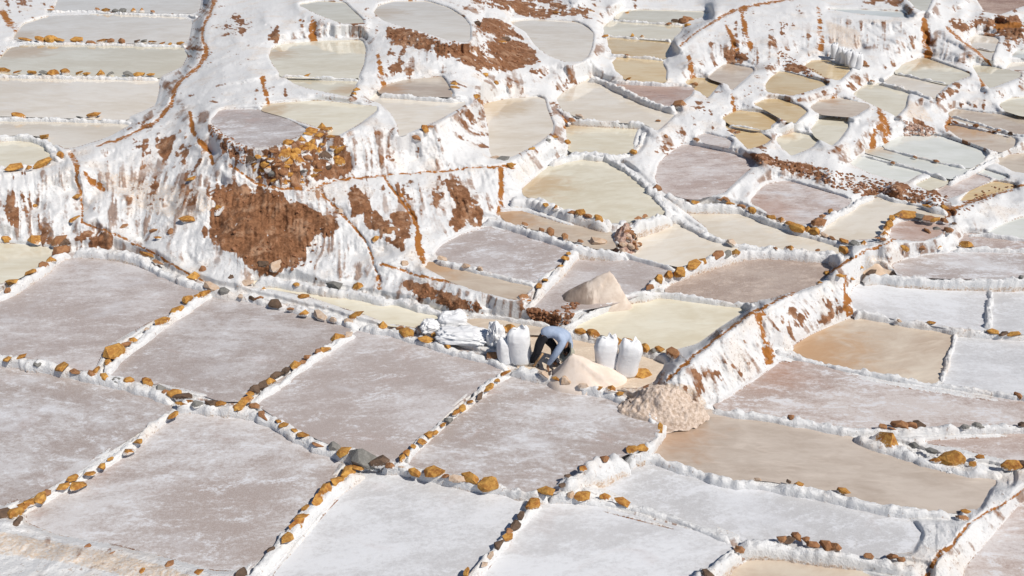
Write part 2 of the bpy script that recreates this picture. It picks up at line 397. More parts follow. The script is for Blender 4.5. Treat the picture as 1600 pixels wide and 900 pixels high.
# ---------------------------------------------------------------- survey of the ponds
# height | kind | label | outline | optional stain u,v,radius_m
PONDS_TXT = """
1.95|pale|narrow greyish pond cut by the top edge beside the rust path|84,17 90,5 95,-12 200,-14 315,-12 310,19 240,18 130,14
1.93|pale|long greyish pond whose bottom dyke carries thirteen ochre stones, upper left|20,61 37,37 72,26 160,25 300,30 294,62 280,66 150,64|30,55,2.2
1.9|cream|long yellowish pond with brown stained corner between two stone dotted dykes|-30,105 0,92 15,75 65,72 180,73 283,76 292,86 283,104 247,120 150,118 0,113 -30,113|40,80,2.5
1.86|pale|wide pale milky pond below the dyke with alternating grey and ochre stones|-40,123 60,124 245,126 248,136 243,158 240,165 190,186 125,181 0,178 -40,177
1.8|pale|tapering whitish pond running up against the rust path above the small round pond|-40,192 100,190 178,190 200,196 170,213 118,229 100,231 80,220 65,210 40,207 0,210 -40,211
1.7|cream|small cream pond with rounded white rim on top of the leftmost salt cliff|-40,222 0,221 27,217 58,220 70,230 71,240 78,248 55,254 0,260 -40,262
3.6|cream|small wedge shaped cream pond at the top edge above the double rust stain|466,7 500,23 533,35 567,35 563,28 548,15 538,5 500,2
3.5|pale|large round ended pond above the long brown soil bank near the top edge|585,20 593,8 617,2 667,3 700,13 723,27 733,40 733,60 728,65 700,62 667,50 633,42 600,32|600,20,2.0
3.0|cream|cream pond mirroring the rust stain above it, enclosed by thick white banks|422,90 425,77 437,70 500,65 565,63 570,77 567,100 558,120 443,118 430,103|430,85,1.5
2.93|cream|shallow narrow cream pond right below the thin dyke with one small ochre stone|450,122 555,125 555,132 545,150 533,148 483,138 463,132|545,140,1.0
2.8|cream|cream pond with pointed end directly behind the ochre stone retaining wall|410,172 413,166 427,162 500,158 587,167 587,173 560,193 528,210 513,210 510,203 483,193 440,180|415,170,1.5
2.75|tan|small tan pond at the foot of the slanting rust drip, below the brown soil bank|594,143 597,135 633,125 690,120 697,130 707,148 667,147|600,138,1.2
2.65|pale|pale wedge pond on top of the sheer white salt cliff in the upper middle|577,155 593,149 667,155 725,162 720,167 683,187 625,212 622,193 613,177 597,163
1.45|pale|tall pale pond beside the sheer white cliff with tan stained upper end|755,163 790,156 837,152 850,155 853,170 863,195 862,205 840,222 800,244 770,244 766,235 765,200|775,165,2.2
2.78|mauve|dry greyish salt crust floor lying on top of the ochre stone retaining wall|330,190 345,172 400,172 440,183 480,203 465,212 430,226 400,229 370,222 345,205
1.95|pale|large pale rounded pond with cloudy streaks below the brown rock face at top|797,33 833,31 900,35 917,43 926,53 923,73 917,87 907,95 883,95 857,85 837,70 823,50 805,40|800,60,1.4
1.65|cream|thin topmost pond of the ladder of four beside the straight rust channel|960,28 973,18 1000,15 1107,18 1100,26 1067,33 1033,33
1.6|cream|second pond down in the ladder of four narrow ponds by the rust channel|944,43 950,36 963,33 1066,41 1062,50 1047,62 1000,57 947,53
1.55|ochre|third pond of the ladder, yellowest of the four narrow ponds|950,58 1045,64 1047,70 1040,90 987,85 960,82 952,73
1.5|ochre|lowest tan pond of the ladder, above the brown mauve pond|958,97 967,92 1030,93 1040,110 1038,127 980,122 963,110
1.4|pink|brownish mauve wedge pond behind the reddish stone on the dyke|963,133 973,131 1080,137 1080,147 1053,165 1033,160 1000,147|1000,138,4.0
1.2|pale|large pale grey wedge pond sloping between two white dykes, upper centre|870,155 887,140 917,126 933,128 967,140 1007,160 1050,172 1052,180 1027,203 1020,200 1007,190 967,187 907,182 883,170
0.98|cream|four sided cream pond behind the single ochre stone, upper centre|885,197 933,192 998,195 990,213 983,240 933,242 890,233 887,213|890,198,1.4
.85|cream|biggest cream pond in the middle, arched at the top, stones along its lower dyke|817,295 850,267 883,248 913,241 943,245 980,270 1017,297 1037,322 1030,334 1000,342 950,343 900,330 850,312 823,303|830,290,2.0
.78|pink|pinkish grey crusted pond with a brown smear right of the big cream pond|1025,280 1030,257 1047,240 1070,226 1133,238 1182,253 1155,277 1130,300 1100,306 1075,306 1040,297
.95|pink|tiny pinkish pond behind the big pinkish grey crusted pond|1090,213 1103,209 1143,219 1138,230 1100,222
1.45|tan|pale tan pond under the collapsed brown lump of the white slope|1107,120 1133,100 1180,108 1143,140 1137,130 1115,124
1.32|ochre|small orange tan pond fed by the teardrop shaped rust stain|1073,127 1087,122 1128,125 1105,152 1095,143 1085,135
1.1|ochre|tan orange pond below two short rust drips right of centre top|1128,185 1153,173 1200,178 1216,187 1200,198 1180,200 1150,195
1.0|ochre|narrow ochre pond next below the tan orange pond with two drips|1137,197 1167,200 1204,217 1195,224 1170,232 1160,222 1145,208
1.25|ochre|oval ochre pond with brownish far side at the top of the staircase of ponds|1178,163 1200,155 1220,156 1250,167 1260,174 1243,188 1225,186 1200,172
1.5|ochre|honey coloured pond in front of the row of white sacks|1258,103 1270,95 1290,95 1330,107 1310,125 1285,118
1.4|ochre|tan pond under the curved dark soil bank, nearer than the pond with sacks|1197,133 1205,122 1217,113 1228,114 1297,131 1240,148 1200,143
1.2|tan|half moon tan pond on a white terrace left of the wide orange stain|1267,167 1283,157 1313,154 1360,165 1333,182 1290,178 1275,175|1300,158,.9
1.0|cream|greenish grey rounded pond on a terrace below the half moon tan pond|1268,203 1280,187 1297,183 1323,188 1323,200 1310,217 1300,226 1277,214
.9|cream|small kite shaped greenish pond, lowest of the pond staircase above the rubble bank|1213,217 1237,207 1280,215 1267,230 1237,242 1223,230|1232,212,.7
1.1|cream|khaki pond left of the beige salt slump, above the wide orange stain|1333,148 1353,133 1373,134 1418,143 1413,167 1400,180 1380,170
1.22|cream|yellowish tan pond streaked by the big rust fall behind it|1400,113 1413,100 1443,90 1515,115 1513,119 1480,130 1420,116|1445,96,2.2
1.18|pale|pale triangular pond just in front of the pond below the big rust fall|1383,127 1400,115 1480,132 1457,152 1427,140
1.15|cream|khaki pond with narrow left end beside the thin rust drip, far right|1520,103 1540,103 1593,114 1593,120 1547,137 1535,125
1.5|pale|greyish pond high on the slope at the bend of the far right rust channel|1515,60 1527,55 1560,60 1552,78 1520,71
1.46|pale|tiny grey pond directly below the greyish pond at the rust channel bend|1527,76 1551,80 1548,93 1537,87
2.5|blue|thin bluish pond on the rim of the tall cliff above the white sacks|1290,13 1350,15 1410,18 1418,28 1380,25 1330,20
2.8|cream|small cream pond touching the top edge, between brown rock and white slope|1417,-5 1457,-5 1447,16 1433,13
2.2|earth|dry brown soil pan at the top right corner|1525,-5 1610,-5 1600,8 1565,22 1540,18
1.05|pale|greyish pond cut by the picture edge beside the khaki pond, upper right|1572,108 1580,97 1620,97 1620,112 1595,110
1.25|blue|bluish white pond at the edge below the brown grassy bank, upper right|1580,90 1590,78 1620,75 1620,92
.85|cream|olive cream pond at the edge under a smooth white wall, right|1562,163 1583,152 1640,148 1640,185 1600,181 1570,172
.7|tan|long tan pond running to the edge, thin dark dyke along its front, right|1485,177 1493,170 1540,177 1640,198 1640,213 1600,210 1500,188
.62|tan|brown tan pond below a rust spill, right of the stony slump foot|1477,198 1487,195 1588,217 1583,228 1560,237 1500,215|1487,200,2.2
.5|blue|large bluish white pond in front of the small stony bank, right|1380,228 1407,213 1467,213 1540,237 1537,247 1513,260 1440,242
.48|blue|middle strip pond of the three bluish ponds, touched by the orange stain|1350,235 1377,232 1510,262 1507,267 1483,277 1400,249|1360,232,1.2
.45|blue|greenish blue pond in front of its two bluish neighbours, above the rubble bank|1328,255 1347,244 1443,267 1413,285 1360,270
.42|cream|tiny triangular cream pond at the right end of the greenish blue pond|1430,288 1457,278 1480,283 1453,297
.35|pink|flat pinkish beige pond at the end of the brown rubble bank|1463,297 1520,272 1550,280 1500,302 1480,310
.4|tan|plain pale pinkish pond cut by the edge below the brown tan pond|1558,253 1580,240 1640,237 1640,275 1590,270
.38|blue|slim pale blue sliver of water beside the pinkish beige pond|1525,266 1532,264 1575,276 1560,280
.32|ochre|narrow mustard yellow pond along the dark soil edge, right|1517,297 1553,284 1590,290 1560,300 1500,315
.28|cream|greenish cream pond at the left edge in front of the leftmost salt cliff|-50,380 0,380 40,382 85,388 60,415 0,445 -50,460
.12|lilac|huge lilac grey crusted pond right below the brown soil slope at left|-60,490 0,467 60,425 107,398 215,401 240,417 257,430 320,447 285,475 165,540 148,575 125,573 60,560 0,548 -60,540
.05|lilac|lilac grey pond whose long left dyke carries the tall upright ochre stone|163,580 215,540 270,505 335,465 400,470 500,490 550,510 520,528 475,560 415,595 383,622 350,622 280,605 200,588
0|lilac|large lilac pond in the centre behind the grey boulder|400,625 450,590 520,550 565,518 620,520 700,540 780,572 775,585 720,620 660,675 625,715 600,718 560,705 520,690 470,668 430,645
-.05|mauve|mauve pond with reddish smears at the left edge, lower left|-50,590 0,570 60,577 140,592 200,605 265,625 262,640 200,680 130,725 40,775 0,790 -50,800
-.12|mauve|big greyish mauve pond beside the beige salt bank in the bottom left corner|290,643 340,645 400,655 450,680 535,715 520,740 470,785 430,840 380,890 330,890 270,872 180,850 90,835 40,815 45,800 120,760 210,705 262,665
-0.2|white|whitish crusted pond right in front of the grey boulder, cut by the bottom edge|575,740 600,738 700,758 820,778 800,810 760,860 720,905 690,930 400,930 425,900 470,850 520,790
-.08|mauve|mottled mauve pond directly in front of the bending worker|800,588 880,600 950,618 1000,640 1028,665 1015,690 975,705 930,728 890,755 870,765 830,768 760,748 700,738 635,725 655,695 720,640 780,595
-0.25|white|whitest crusted pond at the bottom edge, lower centre|850,785 900,790 1000,815 1100,840 1140,855 1125,875 1090,905 1060,940 720,940 750,905 790,860 830,810
-0.38|white|long white crusted pond with rounded corner between two lumpy salt dykes|933,757 957,733 980,720 1013,723 1053,738 1100,753 1200,770 1300,785 1390,805 1430,818 1440,835 1425,862 1380,866 1300,860 1220,848 1180,845 1120,822 1050,800 990,785
-0.33|beige|wide beige brown pond with the square shaded end, lower right|1023,690 1040,670 1075,648 1110,645 1200,660 1300,680 1335,690 1380,705 1430,725 1500,740 1545,745 1552,755 1530,795 1500,795 1440,795 1380,785 1300,765 1200,745 1130,745 1080,730 1030,712|1050,672,1.4
-0.3|pink|long pinkish grey pond stretching to the edge at the foot of the channelled ridge|1115,635 1150,615 1200,580 1220,565 1260,570 1330,590 1400,605 1500,620 1600,633 1660,640 1660,662 1600,665 1500,662 1350,665 1250,655 1180,640|1205,572,1.6
-0.38|pink|sliver of beige pond at the edge behind the lumpy dyke with two flat ochre stones|1440,690 1500,686 1600,682 1660,680 1660,720 1600,720 1560,715 1500,700
-0.62|pink|pinkish brown pond in the bottom right corner beyond the thick white bank|1600,780 1660,740 1660,930 1510,930 1505,892 1540,850
-0.55|tan|tan pond peeking in at the bottom edge under the dyke with brown clods|1130,900 1170,875 1230,868 1300,878 1350,895 1400,915 1400,950 1100,950
-.32|tan|tan pond with orange stained corner below the channelled ridge, right|1237,542 1267,523 1325,498 1343,495 1383,500 1487,517 1480,547 1463,594 1430,592 1367,580 1310,568 1267,557|1262,540,2.4
-.35|white|bluish white crusted pond at the edge right of the orange cornered tan pond|1495,522 1600,530 1660,532 1660,625 1600,612 1530,603 1472,595 1485,555
-.18|white|bluish white pond behind the orange cornered tan pond|1328,462 1335,448 1353,438 1450,441 1543,443 1540,470 1537,515 1493,510 1413,497 1335,480
-.2|white|grey white pond at the edge behind a short cross dyke, right|1553,443 1600,445 1660,445 1660,525 1600,518 1545,514 1550,480
.1|mauve|long mauve and white pond to the right of the small sandy heap|1393,415 1415,405 1450,398 1493,395 1600,398 1660,398 1660,432 1600,432 1500,432 1407,428
.16|pink|narrow greyish strip of pond along the edge behind the long mauve one, right|1497,378 1510,368 1540,370 1660,380 1660,387 1600,386 1520,384
.22|blue|pale bluish pond at the edge under the white ridge flank, right|1545,362 1567,350 1600,338 1660,325 1660,372 1600,370
.52|pink|small brownish pond enclosed by a crooked row of ochre stones|1390,372 1397,352 1420,345 1483,350 1467,368 1440,377|1440,362,1.6
.5|pale|light grey pond wrapped around the crooked row of ochre stones|1283,362 1363,308 1387,312 1460,330 1478,337 1400,337 1388,350 1375,372 1333,375 1310,371
.58|pink|pinkish white pond below the rubble bank with white salt fan|1172,315 1195,290 1230,283 1330,312 1300,330 1265,350 1240,345 1200,330|1195,325,1.4
0.45|pale|long pale pond below the dyke studded with ochre stones, right of centre|1068,327 1110,325 1200,347 1280,370 1318,384 1315,393 1250,390 1195,385 1150,380 1110,360
0.28|gravel|coarse brown gravelly pond with arched far side, right of centre|1035,455 1083,423 1133,407 1200,397 1290,404 1308,411 1280,443 1253,452 1200,468 1150,470 1100,465
0.2|cream|greenish cream pond with floating white flecks behind the two standing sacks|897,512 933,487 973,466 1013,463 1080,468 1133,475 1172,481 1127,510 1090,537 1047,548 1000,537 947,523
0.5|pale|pale grey pond right of the reddish rubble pile, pointed at both ends|978,392 1000,363 1030,350 1055,349 1085,363 1115,380 1155,388 1110,405 1068,414 1020,405
0.42|lilac|lilac grey pond behind the tall beige salt heap in the middle|833,475 865,440 905,395 927,392 985,406 1057,420 1030,433 1003,455 960,470 880,490 850,485
0.72|tan|narrow tan channel shaped pond under the dyke of the biggest cream pond|775,332 800,330 817,330 880,350 958,367 960,385 930,385 850,358 800,348|780,333,2.0
0.62|lilac|lilac grey pond at the foot of the salt slope with long rust drip|678,397 690,383 720,367 760,355 800,364 890,387 880,403 840,437 800,430 730,412
0.58|tan|narrow beige pond where the long rust drip ends|662,417 670,413 720,423 800,440 832,450 815,466 795,465 750,455 700,437|670,416,1.6
.1|cream|long pale green cream pond between the white slope and the crumpled sacks|395,443 420,443 500,457 600,472 683,488 690,495 655,513 600,503 567,490 527,478 483,463 433,452
.1|tan|thin tan strip of water behind the sacks at the worker's back|722,497 760,499 800,503 870,515 850,522 800,520 740,510
.02|sand|sandy beige working floor on which the worker and the sacks stand|795,530 830,524 880,524 945,534 1000,550 1040,562 1030,592 1000,606 930,604 870,592 815,577
"""
# heights of the land between the ponds
CTRL = """
335,-10,3.1 325,30,2.9 318,70,2.75 300,110,2.5 268,160,2.2 240,190,2.05 200,210,1.95 150,228,1.82 115,240,1.72 125,262,1.66 130,330,.75
375,60,3.1 400,120,3.0 380,150,2.85 420,30,3.4 355,110,2.9 440,50,3.3
250,240,1.75 300,180,2.5 200,300,1.15 260,330,.95 320,300,1.45 340,360,.75 150,360,.42 220,380,.25 300,415,.22 110,300,1.1 170,250,1.6
360,275,1.85 330,240,2.1 420,293,1.62 480,293,1.6 520,281,1.62 560,277,1.6 640,271,1.57 700,266,1.52 780,258,1.42
345,290,1.55 400,298,1.5 540,340,1.05 480,400,.4 440,430,.18 550,440,.18 600,400,.6 640,360,.85 560,400,.5
740,340,.72 750,300,1.1 650,425,.5 700,442,.5 760,460,.48 820,478,.43 850,495,.3 680,470,.25 760,485,.2 880,500,.35
0,330,.85 60,330,.8 60,372,.34 0,372,.34 110,368,.42 150,372,.36
548,215,2.65 548,270,1.7 650,250,1.75 750,245,1.6 755,172,2.0 740,160,2.5
590,100,3.05 640,80,3.2 720,90,3.05 780,85,2.5 840,100,2.0 790,30,2.4 760,25,2.75 780,120,2.0 860,120,1.62 740,140,2.55
700,-10,3.3 800,0,2.45 900,0,2.45 960,5,2.2 800,25,2.05 900,28,2.05
1120,20,2.5 1180,12,2.55 1230,10,2.6 1060,70,2.15 1080,100,1.75 1150,60,2.15 1200,60,2.1 1200,100,1.6 1250,85,1.65
1345,80,1.62 1300,75,1.75 1400,60,2.0 1450,75,1.5 1480,45,2.15 1445,32,2.4 1500,80,1.6 1545,100,1.4
1500,0,2.6 1500,20,2.3 1560,40,1.8 1600,40,1.9 1600,70,1.4 1520,30,2.05
1440,170,.95 1400,190,.85 1440,205,.62 1375,180,1.12 1420,155,1.12 1530,145,.95 1495,155,.95
1345,200,.98 1335,225,.85 1170,245,1.0 1300,270,.85 1400,295,.72 1460,318,.62
1185,245,1.05 1220,262,.85 1160,300,.68
1045,590,.3 1060,578,.42 1090,555,.58 1130,522,.68 1172,490,.74 1200,477,.74 1260,446,.72 1300,425,.72 1340,396,.7 1380,381,.66 1410,366,.64 1450,342,.62 1500,322,.56 1560,302,.5 1610,283,.46
1330,485,-.05 1100,632,-.2 1040,610,.15 1370,410,.3 1400,395,.34 1480,372,.3
1610,755,-.3 1560,790,-.3 1510,815,-.35 1490,845,-.4 1465,870,-.45 1445,895,-.5 1500,870,-.6 1565,760,-.3
-60,840,.05 0,845,.05 100,865,.05 200,885,.0 300,905,-.05 -60,930,.35 60,930,.35 200,940,.2
-200,300,1.0 -200,60,2.2 -200,700,0 1800,100,1.6 1800,400,.3 1800,600,-.2 1800,850,-.7
"""
# soil, rust and tan zones of the slopes
SOIL_POLY = """
318,292 350,286 400,290 452,306 500,332 536,352 524,372 490,372 474,384 484,404 500,420 462,418 440,430 405,430 382,414 366,396 340,384 300,366 322,346 334,322
600,38 640,50 700,62 750,72 770,60 745,45 748,28 762,26 790,35 820,60 838,82 845,97 800,112 752,110 700,88 650,75 604,62
686,278 720,285 757,335 745,358 700,362 712,320
1168,236 1250,252 1330,275 1470,300 1482,327 1430,322 1350,308 1260,278 1200,258
384,226 440,228 505,200 548,215 547,275 470,293 400,286
322,188 345,207 386,230 386,262 350,242 322,205
625,444 680,448 740,476 770,496 720,490 640,464
112,372 130,362 170,368 178,385 150,389
1480,30 1525,28 1600,24 1660,24 1660,72 1580,70 1550,42 1490,46
1213,78 1237,96 1290,119 1270,120 1222,110
815,480 870,490 882,508 835,505
1465,345 1490,325 1545,290 1590,288 1545,305 1500,335
1460,152 1470,138 1505,128 1492,150 1468,166
690,-14 800,-10 930,4 925,24 850,28 765,14
1338,-2 1412,-2 1410,11 1342,10
535,292 560,290 605,350 600,382 570,350
600,330 640,330 632,395 606,385
236,206 268,212 275,238 250,246
60,365 78,360 80,382 62,386
1225,175 1232,190 1226,186
355,20 378,30 385,70 372,50
415,40 432,30 438,68 420,62
1130,75 1150,75 1175,95 1165,103 1132,98
1410,185 1440,190 1465,205 1462,213 1415,212
640,60 630,110 615,120 600,118
825,105 850,100 862,118 845,128
"""
SOIL_SOFT = """
560,270 620,278 700,275 690,330 620,330|.34
1280,60 1345,60 1350,95 1340,75 1290,78|.33
1380,30 1440,40 1440,90 1400,95 1375,60|.40
1460,45 1490,70 1480,90 1455,75|.40
1215,485 1320,440 1332,480 1240,530 1212,515|.40
1060,590 1180,495 1195,560 1100,625|.16
330,20 400,20 415,100 380,150 330,170 300,150 310,90|.36
-60,-20 1660,-20 1660,260 -60,260|.08
340,20 400,30 400,90 350,90|.3
560,110 620,70 640,120 600,130|.3
1060,160 1110,150 1120,200 1060,200|.25
1195,40 1230,40 1240,80 1200,70|.32
1500,40 1600,30 1600,80 1540,70|.4
20,260 90,260 90,300 20,300|.2
470,290 540,300 600,390 560,400|.2
720,170 760,170 770,240 735,240|.3
1090,480 1180,500 1110,620 1040,600|.15
0,-10 60,-10 60,35 20,20|.35
640,175 660,200 740,170 752,240 640,245|.22
420,200 548,215 545,285 420,285|.30
600,430 780,480 830,500 700,495|.28
1100,20 1180,20 1180,90 1100,80|.22
0,300 70,300 60,370 0,370|.26
1490,150 1560,170 1500,165|.35
800,480 1000,470 900,500|.1
950,600 1060,590 1100,640 1030,655|.2
200,190 300,200 300,320 200,330|.28
"""
TAN_POLY = """
150,262 260,285 330,295 340,325 300,345 250,340 200,318 160,295|.52
1285,30 1345,45 1350,78 1300,76|.55
1415,150 1445,165 1465,195 1415,185|.55
-60,830 0,828 90,845 180,862 270,885 320,905 250,915 100,880 -60,860|.58
950,590 1090,600 1110,640 1030,660 1000,640|.6
780,565 880,585 960,605 1030,650 1000,655 900,612 790,590|.5
700,515 790,535 800,575 740,560|.42
1350,395 1400,400 1395,430 1350,432|.5
840,470 900,440 890,510 850,500|.5
1500,150 1540,150 1540,165 1495,165|.4
400,455 500,470 560,495 540,505 480,490|.36
"""
RUST_LINES = """
488,28,6 490,66,17
410,118,6 419,160,7
590,85,6 601,134,10
785,262,8 781,335,9
625,300,5 648,345,6 652,375,12 662,410,9
1076,88,5 1084,122,14
1185,490,13 1195,530,17 1202,562,20
1323,462,8 1330,494,18
1278,12,7 1284,80,9
1443,32,10 1449,87,15
1376,172,16 1385,200,16 1386,222,12
1372,195,10 1362,230,10
1530,110,6 1538,146,7
296,175,6 303,212,12 326,235,9
1165,12,10 1160,14,10
1133,35,6 1150,78,8
1158,20,6 1172,75,9
1304,138,6 1304,153,7
1145,146,6 1146,175,7
878,168,6 884,198,8
590,438,9 591,452,12
3,18,10 26,48,10
80,12,6 128,10,7
1232,195,10 1230,208,11
1200,160,5 1200,178,5
1487,182,10 1478,200,8
1470,120,6 1480,128,6
325,235,6 332,258,8
130,270,5 160,295,9
640,-5,6 640,2,6
1553,40,9 1600,38,10
1512,312,6 1550,298,8
740,150,6 760,165,6
"""
# narrow brine channels: u,v,width_px
CHANNELS = """
338,-14,9 331,10,8 326,26,9 316,44,7 314,60,10 320,72,9 323,84,11 312,100,8 298,112,9 280,126,8 272,142,10 269,160,8 254,180,8 236,193,7 200,212,6 150,228,4
108,238,8 122,262,9 118,280,6 128,300,5 128,345,6
131,347,4 180,366,4 250,401,4 290,426,4 345,452,3
1043,592,7 1060,577,7 1090,552,7 1130,520,6 1172,489,7 1200,476,5 1260,446,6 1300,424,6 1340,396,5 1380,381,6 1410,366,6 1450,342,6 1500,320,6 1560,302,5 1615,283,5
1320,430,4 1318,450,6 1325,468,6
1615,752,7 1560,792,5 1512,817,5 1492,845,8 1466,870,10 1448,900,8
1063,70,5 1100,40,6 1150,13,6 1200,4,5 1260,-6,5
1478,42,7 1500,62,8 1530,83,8 1545,100,7
480,297,5 520,281,4 600,274,4 780,258,4 800,262,5
470,295,6 420,292,6 395,285,6 360,258,6
600,276,5 612,295,5 650,345,6
500,300,5 530,330,5 550,350,5 575,380,4 592,440,6
596,412,5 660,432,5 730,446,5 800,466,4 830,470,4
"""

CTRL_LINES = """
338,-14,3.1 331,10,2.95 316,44,2.8 318,70,2.72 300,110,2.5 272,142,2.28 269,160,2.2 240,190,2.02 200,212,1.92 150,228,1.82 115,240,1.72
395,285,1.66 420,293,1.62 480,294,1.6 520,281,1.62 600,274,1.58 700,266,1.52 780,258,1.42 800,262,1.3
1045,590,.3 1060,578,.42 1090,555,.58 1130,522,.68 1172,490,.74 1200,477,.74 1260,446,.72 1300,425,.72 1340,396,.7 1380,381,.66 1410,366,.64 1450,342,.62 1500,322,.56 1560,302,.5 1610,283,.46 1800,210,.6
1063,70,2.05 1100,40,2.3 1150,13,2.5 1200,5,2.6 1260,10,2.62 1288,12,2.6
1420,29,2.5 1445,33,2.4 1480,44,2.15 1500,62,1.9 1528,84,1.6 1545,100,1.42
0,262,1.7 55,257,1.7 84,250,1.7 110,262,1.64 122,276,1.5
600,413,.58 660,432,.54 730,446,.51 800,466,.44
131,347,.72 180,366,.5 250,401,.32 290,426,.2 345,452,.12
1615,754,-.24 1560,791,-.27 1512,816,-.3 1490,846,-.36 1465,872,-.43 1448,900,-.5
"""
